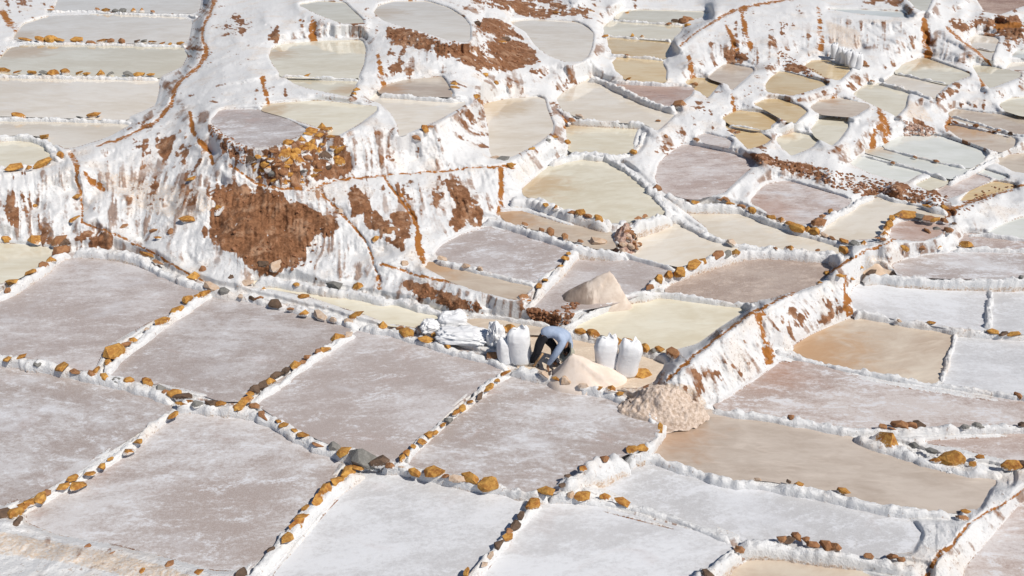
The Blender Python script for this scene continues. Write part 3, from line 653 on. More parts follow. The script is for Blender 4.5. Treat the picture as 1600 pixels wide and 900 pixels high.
# label | width px | height m | centre line | stones x,y,radius_px+colour
WALLS_TXT = """
stone studded salt wall with the big flat ochre stone behind the reddish smeared mauve pond|22|.15|-190,545 -60,550 0,558 60,569 100,577 160,592 200,601 240,613 275,628|12,561,8o 33,557,8o 60,567,8g 98,574,14o 120,579,9r 143,583,7r 163,588,8o 182,593,6g 202,595,8o 230,598,9o 250,606,8g 258,611,6r
salt wall crowded with ochre and dark stones leading up to the grey boulder|24|.16|275,630 320,634 370,638 410,651 450,673 490,692 540,709 570,717|273,614,10o 284,621,11d 283,630,7o 296,626,7o 308,631,8g 327,631,9d 345,632,9o 375,637,9o 397,634,7r 413,648,10r 435,658,6o 443,665,9o 460,672,6o 475,681,9o 497,693,9r 522,697,9g 542,707,14o 567,715,19g 591,720,12d 609,727,6r
salt wall with long flat ochre stones in front of the mottled mauve pond|18|.15|595,724 620,731 660,738 720,748 780,762 830,772 858,770|648,737,8o 682,741,17o 713,747,9p 735,746,11o 763,756,15o 628,729,5p 697,744,6r
diagonal salt wall lined with ochre stones ending in a dark rock at the left edge|18|.14|272,640 240,665 205,693 160,725 110,752 60,779 20,802|270,649,9o 215,691,9o 202,703,9o 172,716,4o 158,730,7o 139,740,9o 112,747,9o 123,755,12o 97,760,10o 72,769,7r 60,781,12o 43,786,10o 33,792,11o 25,801,10o 6,803,12d 28,812,8d
salt wall topped by a ladder of flat ochre stones below the grey boulder|26|.17|568,730 545,746 510,771 480,801 450,840 418,878 396,905 360,960|558,730,11o 543,736,12o 522,753,11o 508,765,11o 495,781,10o 477,793,8o 472,807,12o 463,819,11o 449,841,13o 424,856,7d 378,894,9d 500,776,6p
salt wall carrying the tall upright ochre stone between two lilac ponds|17|.14|330,455 290,481 250,509 210,541 175,571 158,591|320,459,8o 309,461,7o 294,468,8o 275,484,10o 253,502,11o 230,513,5p 209,530,9o 196,537,6r 178,553,18o 168,566,7o 152,578,6o
salt wall edged with a tight row of stones, left side of the central lilac pond|17|.14|556,518 520,541 480,567 440,597 405,622 383,637|545,521,7p 529,524,10o 507,544,9o 497,549,6r 480,557,6r 472,565,6r 461,569,10o 447,578,8d 433,584,9d 422,594,9o 412,601,8d 400,607,9d 390,615,8o 385,624,8o 377,632,8o
thin dyke with a neat chain of small ochre stones ending near the worker|15|.13|795,580 770,597 730,631 690,663 655,692 630,717|790,583,6o 776,594,7o 763,606,9o 748,617,8d 735,628,7o 722,638,8o 712,644,6o 700,655,8g 692,663,5o 680,674,6o 668,680,8o 658,690,10o 645,697,6o 634,708,7o 628,716,7o
dyke with olive brown stones between the two whitest ponds at the bottom edge|17|.15|845,780 820,801 790,841 760,871 735,902 715,940|832,787,13o 815,805,9d 805,820,9d 795,830,7r 793,838,10o 780,848,9d 768,866,6p 757,880,6p 730,893,7o
white dyke with three ochre stones along the front of the long white pond|18|.15|858,770 900,777 950,787 1000,797 1060,814 1110,834 1152,852|855,767,11o 915,775,12o 945,776,8o 973,784,11o 1156,857,8r 893,772,6p
thick crusted salt lump wall between mottled mauve pond and long white pond|34|.22|872,765 900,748 940,726 978,712|912,731,7o 945,716,8r 887,742,6d 878,757,6d
lumpy white dyke with one bright ochre stone before the wide beige brown pond|19|.16|978,713 1020,717 1060,730 1110,746 1180,758 1250,769 1330,782 1400,797 1450,801 1490,803|1232,751,4d 1250,757,8o 1319,767,10o 1184,748,5p
short salt wall with an ochre stone pair at the beige brown pond's left end|16|.14|1078,642 1040,662 1025,682 1008,704 978,713|1032,668,7o 1005,699,10o 985,702,9o 995,701,6o
winding wall with dark and grey stones below the brown soil slope|18|.14|110,393 160,392 215,399 245,419 262,430 320,448 345,456 400,467 460,484 500,492 545,505 560,511|228,398,12o 248,408,8r 300,430,13o 330,447,9p 350,454,8g 375,462,5p 392,465,6d 405,466,6r 432,474,11d 453,483,7r 473,488,10o 477,464,9o 500,492,9p 520,499,6p 410,451,6o 258,386,12g 287,403,8o 320,422,11r 360,433,12d 380,443,11p
wall of salt caked stones behind the large central lilac pond, below the crumpled sacks|18|.15|560,511 600,517 650,531 700,547 760,562 796,577|545,502,8p 558,491,9o 595,508,10o 624,513,7r 635,520,11o 667,531,10o 679,524,6o 685,537,7o 699,540,6o 770,556,10r 658,513,9p
pale salt ledge at the worker's feet above the mottled mauve pond|20|.16|796,577 830,582 880,597 930,607 960,617 1000,641 1028,661|871,591,6o 886,594,11p 937,606,6o 952,607,11o 971,616,7o 986,626,7d 912,603,6p 850,584,9p
low salt dyke with six ochre stones behind the two standing sacks|15|.14|868,514 905,523 950,532 1000,546 1050,558|908,518,9o 927,522,10o 963,533,10o 982,533,8o 1007,543,9o 1033,547,7o 1052,552,11r 1022,547,6g 940,526,5g
thin clean white dyke curving round the left end of the green cream pond with flecks|11|.12|850,512 880,515 905,500 940,479 975,462 1000,457 1060,461 1130,472 1182,478
arched dyke with a row of ochre boulders behind the coarse brown pond|15|.15|1005,457 1030,439 1060,427 1090,413 1130,401 1170,393 1230,393 1290,399 1322,402|1015,448,8r 1030,436,9o 1045,431,9o 1063,425,11o 1083,413,10o 1098,408,7o 1122,398,10r 1137,396,7g 1150,394,8o 1233,388,8o 1212,388,5r 1278,390,3r
slim white dyke on the front side of the pale grey pond beside the rubble pile|8|.10|962,390 985,400 1020,409 1058,420
narrow diagonal dyke with five ochre stones between two lilac ponds in the middle|14|.13|902,390 882,411 860,437 835,467 824,478|900,384,6o 883,404,8o 888,396,5o 876,414,5o 852,437,6o 842,447,7o 818,464,7r
dyke with brownish stones below the narrow tan channel shaped pond|13|.13|752,345 775,346 800,353 850,369 900,386 960,396 985,401|860,362,8r 882,370,7r 907,377,5r 846,358,5r 820,350,6r 933,378,12p
low lumpy dyke behind the narrow beige pond where the rust drip ends|11|.11|672,406 700,413 740,421 790,433 838,444|690,404,6p 727,415,6p 750,420,5p
thick white dyke with six ochre stones below the biggest cream pond|22|.20|797,310 840,317 880,331 920,344 955,352|853,320,6o 867,324,7o 895,331,7r 907,333,8o 918,337,6r 935,342,8o
white crest along the curved far side of the biggest cream pond|15|.14|862,254 890,245 925,239 948,243 985,269 1020,300 1047,333|1027,293,7r
white forked dyke running down to the long pale pond, right of the biggest cream pond|14|.15|1047,333 1080,357 1115,374 1160,386 1230,391 1312,398|1143,378,9p
stubby white dyke joining the reddish rubble pile to the biggest cream pond's corner|18|.16|1047,335 1005,347 972,362|998,341,6r 1008,337,5r
dyke with a long row of ochre stones behind the long pale pond|14|.14|1040,302 1060,317 1090,320 1130,322 1160,327 1200,344 1240,357 1280,371 1322,385|1087,315,7o 1127,309,9r 1136,313,7r 1142,318,6o 1175,328,6o 1158,322,5r 1205,340,6o 1218,344,8o 1237,351,8o 1246,356,9o 1260,358,7o 1272,362,8o 1288,367,6p 1303,372,7r 1318,377,9o 1335,380,9g 1347,379,7o 1318,390,7o
short dyke with a dark red stone between pinkish white pond and light grey pond|14|.13|1365,305 1330,321 1300,338 1273,354|1297,330,5o 1280,347,10r 1285,338,6r
dyke along the rubble bank side of the light grey pond that wraps the ochre stones|10|.12|1365,303 1400,312 1440,322 1484,334|1450,322,6o 1477,326,6o 1425,315,4r
crooked low wall of stacked ochre stones round the small brownish pond|12|.16|1372,374 1385,362 1394,346 1420,339 1484,346|1383,367,8o 1386,358,8o 1390,350,8o 1393,342,7o 1405,338,7r 1418,336,14o 1437,338,8g 1452,342,8r 1464,344,8o 1370,370,7r 1380,373,5r 1476,344,6r
long white dyke in front of the mauve and white pond right of the sandy heap|13|.13|1352,433 1400,435 1450,437 1520,438 1600,439 1800,440|1361,426,7d 1595,433,5g
short white cross dyke between the bluish white pond and the grey white one|11|.13|1548,441 1546,480 1541,516
dyke dotted with tiny stones above the orange cornered tan pond|12|.13|1335,484 1370,494 1420,503 1490,515 1540,521 1600,526 1800,536|1458,505,6o 1553,518,8o 1567,521,6d 1585,521,8o 1405,500,4p
narrow white dyke down the right end of the orange cornered tan pond|10|.12|1494,516 1484,551 1468,597
white dyke along the front of the orange cornered tan pond|13|.13|1212,545 1260,563 1310,574 1370,586 1430,597 1500,607 1560,615 1600,624 1800,645|1590,617,6r
long white dyke with a clump of brown clods behind the wide beige brown pond|16|.14|1108,640 1180,650 1250,661 1320,673 1400,673 1500,670 1600,669 1800,668|1237,651,6r 1405,664,9r 1412,660,7r 1422,664,7r 1435,662,9d 1380,666,6r 1508,666,7g 1528,664,7g 1597,662,6d 1395,668,5r
broad lumpy salt dyke with two large flat ochre stones at the right|28|.17|1332,682 1370,695 1420,712 1460,724 1520,737 1572,745|1383,687,18o 1487,717,15o 1462,719,6o 1492,707,5o 1522,725,7o 1532,713,6o 1580,726,11o 1594,724,9d 1498,714,7r 1430,695,8g 1456,703,8g
white dyke crowned with jagged brown clods behind the tan pond at the bottom edge|24|.18|1150,855 1190,851 1250,857 1310,866 1370,881 1445,893|1222,841,9r 1232,843,8d 1244,838,8r 1260,842,7r 1270,849,8r 1292,851,11r 1305,854,8r 1358,868,6r 1395,870,9r 1408,872,6r
smooth salt wall by the bottom edge with one brown stone at its foot|22|.17|1080,915 1108,896 1132,876 1155,857|1105,896,12d 1156,858,8r
dyke with ochre and grey pebbles at the top edge beside the rust path|7|.11|76,19 130,17 200,22 308,25|165,16,6o 180,16,4g 192,16,5g 207,15,5o 220,16,5o 238,18,4r 152,15,4r 80,16,5o
dyke with thirteen ochre stones behind the long yellowish pond|8|.11|14,66 100,68 200,70 291,72|40,62,9o 63,62,7o 80,62,7o 93,62,6o 121,62,8o 142,66,5r 161,63,7o 173,63,5r 190,64,5r 213,64,4d 225,63,5g 238,65,6o 254,67,4o 266,68,4o 282,67,6o
dyke with alternating grey and ochre stones in front of the long yellowish pond|9|.12|-190,118 -40,118 60,120 150,121 247,123|5,110,9o 27,112,6o 51,113,6o 69,113,7g 83,114,8o 102,113,7o 124,113,6o 136,115,5o 155,114,7o 172,115,6g 202,115,7g 221,117,8o 236,116,5o
mostly bare white dyke with one big ochre stone below the wide pale pond|10|.11|-190,185 -40,185 60,186 130,187 175,188 206,191|28,181,7o 124,182,4g 148,180,10o
curved white rim behind the small cream pond on the leftmost salt cliff|14|.13|-180,217 -30,216 20,213 55,215 75,225 84,240 95,252|68,213,9o 95,243,7o
white front rim with two ochre slabs on the leftmost salt cliff|10|.08|-60,266 0,264 55,258 84,252|23,261,11o 68,254,13o 43,262,6o 95,246,5o
dyke with ochre stones between the greenish edge pond and the huge lilac pond|16|.13|107,391 85,402 60,423 30,443 0,464 -60,489 -190,505|95,391,11r 80,405,8o 68,414,9r 48,425,10o 18,440,11o 12,453,5r 100,381,9d
very thin dyke with one small ochre stone below the mirror like pond|6|.09|438,119 500,121 562,124|480,117,5o
thin white dyke behind the wedge pond on the sheer salt cliff|8|.10|590,147 650,151 730,158|
uppermost thin dyke in the ladder of four ponds|6|.09|955,31 1000,34 1068,38|1068,33,9r 1055,33,6d 1075,30,7r 1045,36,4r 1075,41,5o
middle thin dyke in the ladder of four ponds, two tiny ochre stones on it|6|.09|944,55 1000,60 1049,63|987,55,4o 1002,57,4o 946,56,5o
lowest thin dyke in the ladder of four ponds|7|.10|952,86 990,88 1038,93|980,86,4r
white dyke between the ladder of four ponds and the brownish mauve pond|9|.10|952,127 1000,128 1060,132 1086,136|983,122,4o 1085,132,6r
long white diagonal dyke with one reddish stone behind the large grey wedge pond|11|.13|922,119 960,134 1000,153 1040,167 1058,171|1062,163,10r
white dyke dividing the large grey wedge pond from the four sided cream pond|9|.10|870,168 890,185 920,189 960,190 1012,194|905,181,5p 893,187,6r
white dyke fronting the four sided cream pond, one ochre stone at its end|10|.11|888,239 930,246 978,244 1000,228 1006,205|990,237,7o 887,222,5o
dark line dyke between the rust fall pond and the pale triangular pond|5|.08|1400,114 1440,123 1482,131
white dyke between the pale triangular pond and the khaki pond|8|.10|1374,129 1420,141 1458,155|1362,127,4r
thin dark topped dyke along the front of the long tan pond at right edge|7|.10|1484,180 1520,191 1560,203 1600,213 1800,232|1493,190,4r 1525,196,4r 1560,203,4r 1580,208,4d
fine dyke between the large and the middle of the three bluish ponds|6|.09|1375,230 1440,247 1514,263|1463,251,4r 1430,245,3r
fine white dyke behind the greenish blue pond|7|.10|1343,241 1400,256 1450,269 1484,281|1395,254,3r
white dyke at the far side of the pinkish beige pond, right of the bluish ponds|8|.11|1482,285 1515,268 1540,255 1560,245
tiny dyke between two small grey ponds at the far right rust channel|4|.08|1520,73 1553,80
low dyke with a flat ochre stone behind the long mauve and white pond|8|.11|1488,390 1520,388 1560,389 1600,391 1800,393|1508,381,9o 1480,372,7o 1462,384,7o
low white dyke under the pale bluish pond at the right edge|7|.10|1510,368 1540,366 1600,374 1800,390
smooth thick white dyke at the foot of the slope behind the pale green cream pond|17|.17|395,437 470,447 550,459 620,472 680,487 712,502|492,434,5d 523,444,11g 557,447,9o 463,444,5o
white dyke behind the tan strip of water at the worker's back|9|.10|722,492 770,494 830,503 868,511|795,512,9o 785,513,7o
salt dyke between two tan ochre ponds in the staircase|7|.10|1135,195 1170,199 1212,206 1240,190|1152,207,6r
"""
# ---------------------------------------------------------------- terrain
DU = 1.6
US = np.arange(-280, 1881, DU); VS = np.arange(-200, 1061, DU)
NU, NV = len(US), len(VS)
UU, VV = np.meshgrid(US, VS)

def raster(poly, out, val, mode='set'):
    P = np.asarray(poly, float)
    i0 = max(0, int((P[:, 0].min() - US[0]) / DU)); i1 = min(NU, int((P[:, 0].max() - US[0]) / DU) + 2)
    j0 = max(0, int((P[:, 1].min() - VS[0]) / DU)); j1 = min(NV, int((P[:, 1].max() - VS[0]) / DU) + 2)
    if i1 <= i0 or j1 <= j0: return
    x = UU[j0:j1, i0:i1]; y = VV[j0:j1, i0:i1]
    ins = np.zeros(x.shape, bool)
    Q = np.roll(P, -1, 0)
    for (x0, y0), (x1, y1) in zip(P, Q):
        if y0 == y1: continue
        c = ((y0 > y) != (y1 > y)) & (x < (x1 - x0) * (y - y0) / (y1 - y0) + x0)
        ins ^= c
    s = out[j0:j1, i0:i1]
    s[ins] = val if mode == 'set' else np.maximum(s[ins], val)

def raster_line(P, wid, out, val):
    """P (n,2), wid (n,)"""
    for (a, b, wa, wb) in zip(P[:-1], P[1:], wid[:-1], wid[1:]):
        m = max(wa, wb) + 2
        i0 = max(0, int((min(a[0], b[0]) - m - US[0]) / DU)); i1 = min(NU, int((max(a[0], b[0]) + m - US[0]) / DU) + 2)
        j0 = max(0, int((min(a[1], b[1]) - m - VS[0]) / DU)); j1 = min(NV, int((max(a[1], b[1]) + m - VS[0]) / DU) + 2)
        if i1 <= i0 or j1 <= j0: continue
        x = UU[j0:j1, i0:i1]; y = VV[j0:j1, i0:i1]
        dx, dy = b[0] - a[0], b[1] - a[1]
        t = np.clip(((x - a[0]) * dx + (y - a[1]) * dy) / (dx * dx + dy * dy + 1e-9), 0, 1)
        d = np.hypot(x - a[0] - t * dx, y - a[1] - t * dy)
        w = (wa + (wb - wa) * t) * .5
        s = out[j0:j1, i0:i1]
        np.maximum(s, val * np.clip(1 - (d - w) / 2.0, 0, 1), out=s)

PONDS = []
for ln in PONDS_TXT.strip().split('\n'):
    f = ln.split('|')
    P = np.array(pts(f[3]))
    P[:, 0] = np.where(P[:, 0] <= -25, P[:, 0] - 140, np.where(P[:, 0] >= 1608, P[:, 0] + 150, P[:, 0]))
    P[:, 1] = np.where(P[:, 1] >= 925, P[:, 1] + 90, P[:, 1])
    if P[:, 1].mean() < 340:
        c_ = P.mean(0); dd_ = P - c_
        P = c_ + dd_ * (1 + 1.6 / np.hypot(dd_[:, 0], dd_[:, 1]))[:, None]
    PONDS.append([float(f[0]), f[1], f[2], chaikin(P, True, 2), f[4] if len(f) > 4 else None])

pid = np.full((NV, NU), -1, np.int16)
for i, p in enumerate(PONDS):
    raster(p[3], pid, i)
pz = np.array([p[0] for p in PONDS], np.float32)

def shift(A, dj, di, fill):
    B = np.full_like(A, fill)
    j0, j1 = max(0, dj), NV + min(0, dj); i0, i1 = max(0, di), NU + min(0, di)
    B[j0:j1, i0:i1] = A[j0 - dj:j1 - dj, i0 - di:i1 - di]
    return B

def dist_to(mask, n, carry=None):
    D = np.where(mask, 0, 1e6).astype(np.float32)
    C = carry.copy() if carry is not None else None
    for it in range(n):
        for dj, di, w in ((1, 0, 1), (-1, 0, 1), (0, 1, 1), (0, -1, 1), (1, 1, 1.414), (-1, -1, 1.414), (1, -1, 1.414), (-1, 1, 1.414)):
            S = shift(D, dj, di, 1e6) + w
            b = S < D
            D[b] = S[b]
            if C is not None:
                C[b] = shift(C, dj, di, -1)[b]
    return D * DU, C

d_out, near = dist_to(pid >= 0, 14, pid)      # px outside the nearest pond
d_in, _ = dist_to(pid < 0, 9)                 # px inside a pond
dex = np.full((NV, NU), 40, np.float32)
def edge_dist(P, band, out):
    Q = np.roll(P, -1, 0)
    for a, b in zip(P, Q):
        i0 = max(0, int((min(a[0], b[0]) - band - US[0]) / DU)); i1 = min(NU, int((max(a[0], b[0]) + band - US[0]) / DU) + 2)
        j0 = max(0, int((min(a[1], b[1]) - band - VS[0]) / DU)); j1 = min(NV, int((max(a[1], b[1]) + band - VS[0]) / DU) + 2)
        if i1 <= i0 or j1 <= j0: continue
        x = UU[j0:j1, i0:i1]; y = VV[j0:j1, i0:i1]
        dx, dy = b[0] - a[0], b[1] - a[1]
        t = np.clip(((x - a[0]) * dx + (y - a[1]) * dy) / (dx * dx + dy * dy + 1e-9), 0, 1)
        d = np.hypot(x - a[0] - t * dx, y - a[1] - t * dy)
        s = out[j0:j1, i0:i1]
        np.minimum(s, d, out=s)
for p in PONDS:
    edge_dist(p[3], 22, dex)
d_out = np.where(pid < 0, np.maximum(np.minimum(dex, 40), np.where(d_out > 21, np.minimum(d_out, 40), 0)), 0).astype(np.float32)
d_in_c = d_in
d_in = np.where(pid >= 0, np.minimum(dex, 30), 0).astype(np.float32)

fix = np.full((NV, NU), np.nan, np.float32)
m = (d_out < 3.6) & (near >= 0)
fix[m] = pz[near[m]]
ctrl = np.array([tuple(map(float, s.split(','))) for s in CTRL.split()])
for u, v, z in ctrl:
    i = int(round((u - US[0]) / DU)); j = int(round((v - VS[0]) / DU))
    if 0 <= i < NU and 0 <= j < NV:
        r = 3
        s = fix[max(0, j - r):j + r, max(0, i - r):i + r]
        s[np.isnan(s)] = z
for ln in CTRL_LINES.strip().split('\n'):
    for u, v, z in resample(np.array(pts(ln)), 1.2):
        i = int(round((u - US[0]) / DU)); j = int(round((v - VS[0]) / DU))
        if 0 <= i < NU and 0 <= j < NV and pid[j, i] < 0:
            fix[j, i] = z
C4 = pts(' '.join(','.join(s.split(',')[:2]) for s in CHANNELS.strip().split('\n')[2].split()))

def solve(fix):
    lv = [fix]
    while min(lv[-1].shape) > 24:
        A = lv[-1]
        h, w = (A.shape[0] + 1) // 2 * 2, (A.shape[1] + 1) // 2 * 2
        B = np.full((h, w), np.nan, np.float32); B[:A.shape[0], :A.shape[1]] = A
        B = B.reshape(h // 2, 2, w // 2, 2)
        k = (~np.isnan(B)).sum((1, 3)); s = np.nansum(B, (1, 3))
        lv.append(np.where(k > 0, s / np.maximum(k, 1), np.nan).astype(np.float32))
    X = np.full(lv[-1].shape, np.nanmean(lv[-1]), np.float32)
    for li in range(len(lv) - 1, -1, -1):
        A = lv[li]
        if li < len(lv) - 1:
            X = np.repeat(np.repeat(X, 2, 0), 2, 1)[:A.shape[0], :A.shape[1]]
        k = ~np.isnan(A); Ak = A[k]
        for it in range(220 if li > 2 else 70):
            X[k] = Ak
            Pd = np.pad(X, 1, mode='edge')
            X = .25 * (Pd[:-2, 1:-1] + Pd[2:, 1:-1] + Pd[1:-1, :-2] + Pd[1:-1, 2:])
        X[k] = Ak
    return X

H0 = solve(fix)
for _ in range(6):
    Pd = np.pad(H0, 1, mode='edge')
    S = .25 * (Pd[:-2, 1:-1] + Pd[2:, 1:-1] + Pd[1:-1, :-2] + Pd[1:-1, 2:])
    H0 = np.where(pid >= 0, H0, S)
# the hill goes on rising beyond the top of the view
tt = np.clip((-30 - VV) / 170, 0, 1)
H0 = H0 + tt * 1.6
# crisp terraces: steepen each short step between two levels
lo, hi = H0.copy(), H0.copy()
for k_ in range(8):
    for A_, fn in ((lo, np.minimum), (hi, np.maximum)):
        Pd = np.pad(A_, 1, mode='edge')
        A_[...] = fn(fn(fn(Pd[:-2, 1:-1], Pd[2:, 1:-1]), fn(Pd[1:-1, :-2], Pd[1:-1, 2:])), A_)
def blur_(A, n):
    for _ in range(n):
        Pd = np.pad(A, 1, mode='edge')
        A = .2 * (Pd[:-2, 1:-1] + Pd[2:, 1:-1] + Pd[1:-1, :-2] + Pd[1:-1, 2:] + A)
    return A
lo, hi = blur_(lo, 6), blur_(hi, 6)
t_ = np.clip((H0 - lo) / np.maximum(hi - lo, 1e-3), 0, 1)
t2 = sstep(.12, .78, t_)
H0 = np.where(pid >= 0, H0, H0 * .55 + .45 * (lo + (hi - lo) * t2))
H_MEMB = H0.copy()

def lookup(A, u, v):
    x = np.clip((np.asarray(u, float) - US[0]) / DU, 0, NU - 1.001); y = np.clip((np.asarray(v, float) - VS[0]) / DU, 0, NV - 1.001)
    i = x.astype(int); j = y.astype(int); fx = x - i; fy = y - j
    return (A[j, i] * (1 - fx) + A[j, i + 1] * fx) * (1 - fy) + (A[j + 1, i] * (1 - fx) + A[j + 1, i + 1] * fx) * fy

# attribute fields
def blur(A, n):
    for _ in range(n):
        Pd = np.pad(A, 1, mode='edge')
        A = .2 * (Pd[:-2, 1:-1] + Pd[2:, 1:-1] + Pd[1:-1, :-2] + Pd[1:-1, 2:] + A)
    return A
def warp(A, amp, f):
    s = np.clip((VV + 350) / 800, .35, 1.4)
    f = f / s
    du = (fbm(UU * f, VV * f, 1.3, 4) - .5) * 2 * amp * s; dv = (fbm(UU * f, VV * f, 7.7, 4) - .5) * 2 * amp * s
    jj = np.clip(((VV + dv - VS[0]) / DU).astype(int), 0, NV - 1); ii = np.clip(((UU + du - US[0]) / DU).astype(int), 0, NU - 1)
    return A[jj, ii]
soil = np.zeros((NV, NU), np.float32); rust = soil.copy(); tan = soil.copy(); chan = soil.copy()
for ln in SOIL_SOFT.strip().split('\n'):
    a, b = ln.split('|'); raster(pts(a), soil, float(b))
soil = blur(soil, 14)
hard = np.zeros_like(soil)
for ln in SOIL_POLY.strip().split('\n'):
    raster(chaikin(pts(ln)), hard, .74 if ln[:7] in ('384,226', '322,188') else .93)
hard = warp(hard, 16, .04); hard = np.minimum(blur(hard, 9), .35 * blur(hard, 6) + .65 * blur(hard, 60) * 1.15)
soil = np.maximum(soil, hard)
for ln in TAN_POLY.strip().split('\n'):
    a, b = ln.split('|'); raster(chaikin(pts(a)), tan, float(b))
tan = blur(tan, 6)
for ln in RUST_LINES.strip().split('\n'):
    q = resample(chaikin(np.array(pts(ln)), False, 2), 3)
    raster_line(q[:, :2], q[:, 2] * .85, rust, 1.0)
for ln in CHANNELS.strip().split('\n'):
    q = resample(chaikin(np.array(pts(ln)), False, 2), 3)
    wob = (vnoise(q[:, 0] * .07, q[:, 1] * .07, 0) - .5) * 3.0
    raster_line(q[:, :2] + np.stack([wob, wob * .5], 1), q[:, 2] * (.22 + .62 * vnoise(q[:, 0] * .045, q[:, 1] * .045, 4.4)), chan, 1.0)
SOIL_BANK = hard.copy()

rust = warp(rust, 9, .05); chan = warp(chan, 3.2, .06); rust = blur(rust, 4)
SOIL_BANK = hard.copy()
# relief
wallm = np.zeros_like(soil)
for ln in WALLS_TXT.strip().split('\n'):
    f = ln.split('|')
    q_ = resample(chaikin(np.array(pts(f[3])), False, 1), 4)
    raster_line(q_, np.full(len(q_), float(f[1]) * 1.15), wallm, 1.0)
wallm = blur(wallm, 2)
RX, RY, RZ = ray(UU, VV)
T = (H0 - CAM_H) / RZ
X, Y = RX * T, RY * T
px_m = FPX / T                                   # pixels per metre
gv = np.gradient(H0, axis=0) / DU * px_m; gu = np.gradient(H0, axis=1) / DU * px_m
steep = sstep(.18, .75, np.hypot(gu, gv))
steep = blur(steep, 4)
dn = d_out * 65.0 / px_m                         # distance from the water, in mid-field pixels
away = sstep(0, 16, dn)
# streaks running down the fall line
hb = blur(H0, 10)
fu, fv = -np.gradient(hb, axis=1), -np.gradient(hb, axis=0)
fl_ = np.hypot(fu, fv) + 1e-5
fu, fv = fu / fl_, fv / fl_
n0 = (vnoise(UU * .42, VV * .42, 2.2) + .9 * vnoise(UU * .16 + 40, VV * .16, 5.2) ).astype(np.float32)
acc_ = np.zeros_like(n0); pu, pv = UU.copy(), VV.copy()
ju, jv = np.arange(NU)[None, :].astype(np.float32).repeat(NV, 0), np.arange(NV)[:, None].astype(np.float32).repeat(NU, 1)
pu, pv = ju.copy(), jv.copy()
for k_ in range(14):
    ii = np.clip(pu, 0, NU - 1).astype(np.int32); jj = np.clip(pv, 0, NV - 1).astype(np.int32)
    acc_ += n0[jj, ii]
    pu -= fu[jj, ii] * 1.3; pv -= fv[jj, ii] * 1.3
streak = (acc_ - acc_.mean()) / acc_.std() * .17 + .5
def unit(A):
    return (A - A.mean()) / A.std()
rust = rust * np.clip(.82 + .16 * unit(streak) + .16 * unit(fbm(X * 2.2, Y * 2.2, H0 * 2.2, 3)), .15, 1)
soil_f = soil * .85 + .11 * unit(fbm(X * .75 + 3, Y * .75, H0 * .75, 2)) * np.clip(hard * 2, 0, 1) + .14 * unit(fbm(X * 1.5, Y * 1.5, H0 * 1.5, 5)) + .10 * unit(fbm(X * 4.5, Y * 4.5, H0 * 4.5, 3)) + .22 * unit(streak) + .07 * unit(vnoise(X * 9, Y * 9, H0 * 9)) + .10 * (steep - .6)
soil = sstep(.32, .66, soil_f) * np.where(soil > .03, 1, .55)
soil = np.maximum(soil, np.where(pid >= 0, 0, (1 - sstep(0, 3.2, d_out * 65 / px_m)) * np.clip(.5 + .28 * unit(vnoise(X * 3, Y * 3, H0)), 0, .9)))
rim = .075 * sstep(0, 6, dn)
lump = (fbm(X * 1.1, Y * 1.1, H0 * 1.1, 3) - .5) * .18 * away * np.clip(px_m / 65, .45, 1)
cs = .55
lump = lump + (fbm(X * .62 + 7, Y * .9, H0 * .9, 2) - .5) * .34 * sstep(10, 40, dn) * sstep(30, 55, px_m)
flute = ((streak - .5) * .085 * np.clip(fbm(X * .5, Y * .5, H0, 2) * 4 - 1.3, 0, 1.4) + (fbm(X * 3.2 + Y * 1.2, Y * 1.8, H0 * .35, 2) - .5) * .10) * steep * sstep(2, 14, dn)
crust = (fbm(X * 7.5, Y * 7.5, H0 * 5, 3) - .5) * .055 * np.clip(px_m / 65, .4, 1) * sstep(0, 5, dn)
clod = (np.abs(fbm(X * 5.5 + 9, Y * 5.5, H0 * 5.5, 3) - .5) * 2 - .25) * .07 * np.clip(hard * 1.4 - .3, 0, 1) * sstep(2, 10, dn)
H = H0 + rim + lump + flute + crust + clod
H -= .03 * np.clip(chan, 0, 1)
H = H - .09 * wallm
H -= .05 * np.clip(rust, 0, 1) * steep
ins = pid >= 0
H = np.where(ins, np.where(ins, pz[np.maximum(pid, 0)], 0) - .012 * d_in * 65 / px_m, H)
relz = H0 - pz[np.maximum(near, 0)]
shore = np.where(ins, 0, (1 - sstep(0, 5, dn)) * .48) * (1 - sstep(.03, .12, np.abs(relz)))
tan = np.maximum(tan, shore)
# keep every column of the slope from overhanging
tanth = -RZ / np.hypot(RY, 1e-6)
dist = (CAM_H - H) / tanth
rev = dist[::-1]
acc = np.maximum.accumulate(rev - np.arange(NV)[:, None] * 1e-4, axis=0) + np.arange(NV)[:, None] * 1e-4
acc = acc[::-1]
over = acc - dist > .015
sm = acc.copy()
for _ in range(4):
    Pd = np.pad(sm, ((0, 0), (1, 1)), mode='edge')
    sm = np.where(over, (Pd[:, :-2] + sm + Pd[:, 2:]) / 3, acc)
acc = np.maximum.accumulate(sm[::-1], axis=0)[::-1]
print("overhang cells %.2f%%  worst %.2f m" % (100 * np.mean(acc - dist > .02), float((acc - dist).max())))
d0 = (CAM_H - H0) / tanth
a0 = np.maximum.accumulate(d0[::-1], axis=0)[::-1]
bad = (a0 - d0 > .1) & (UU > 0) & (UU < 1600) & (VV > 0) & (VV < 900)
if bad.any():
    jj, ii = np.where(bad)
    cell = {}
    for j, i in zip(jj, ii):
        k = (int(US[i] // 40) * 40, int(VS[j] // 40) * 40)
        cell[k] = max(cell.get(k, 0), round(float(a0[j, i] - d0[j, i]), 2))
    print(sorted(cell.items(), key=lambda a: -a[1])[:60])
H = CAM_H - acc * tanth
T = (H - CAM_H) / RZ
X, Y = RX * T, RY * T
H_SURF = np.where(ins, pz[np.maximum(pid, 0)], H)      # what one can stand on: water sheets and land

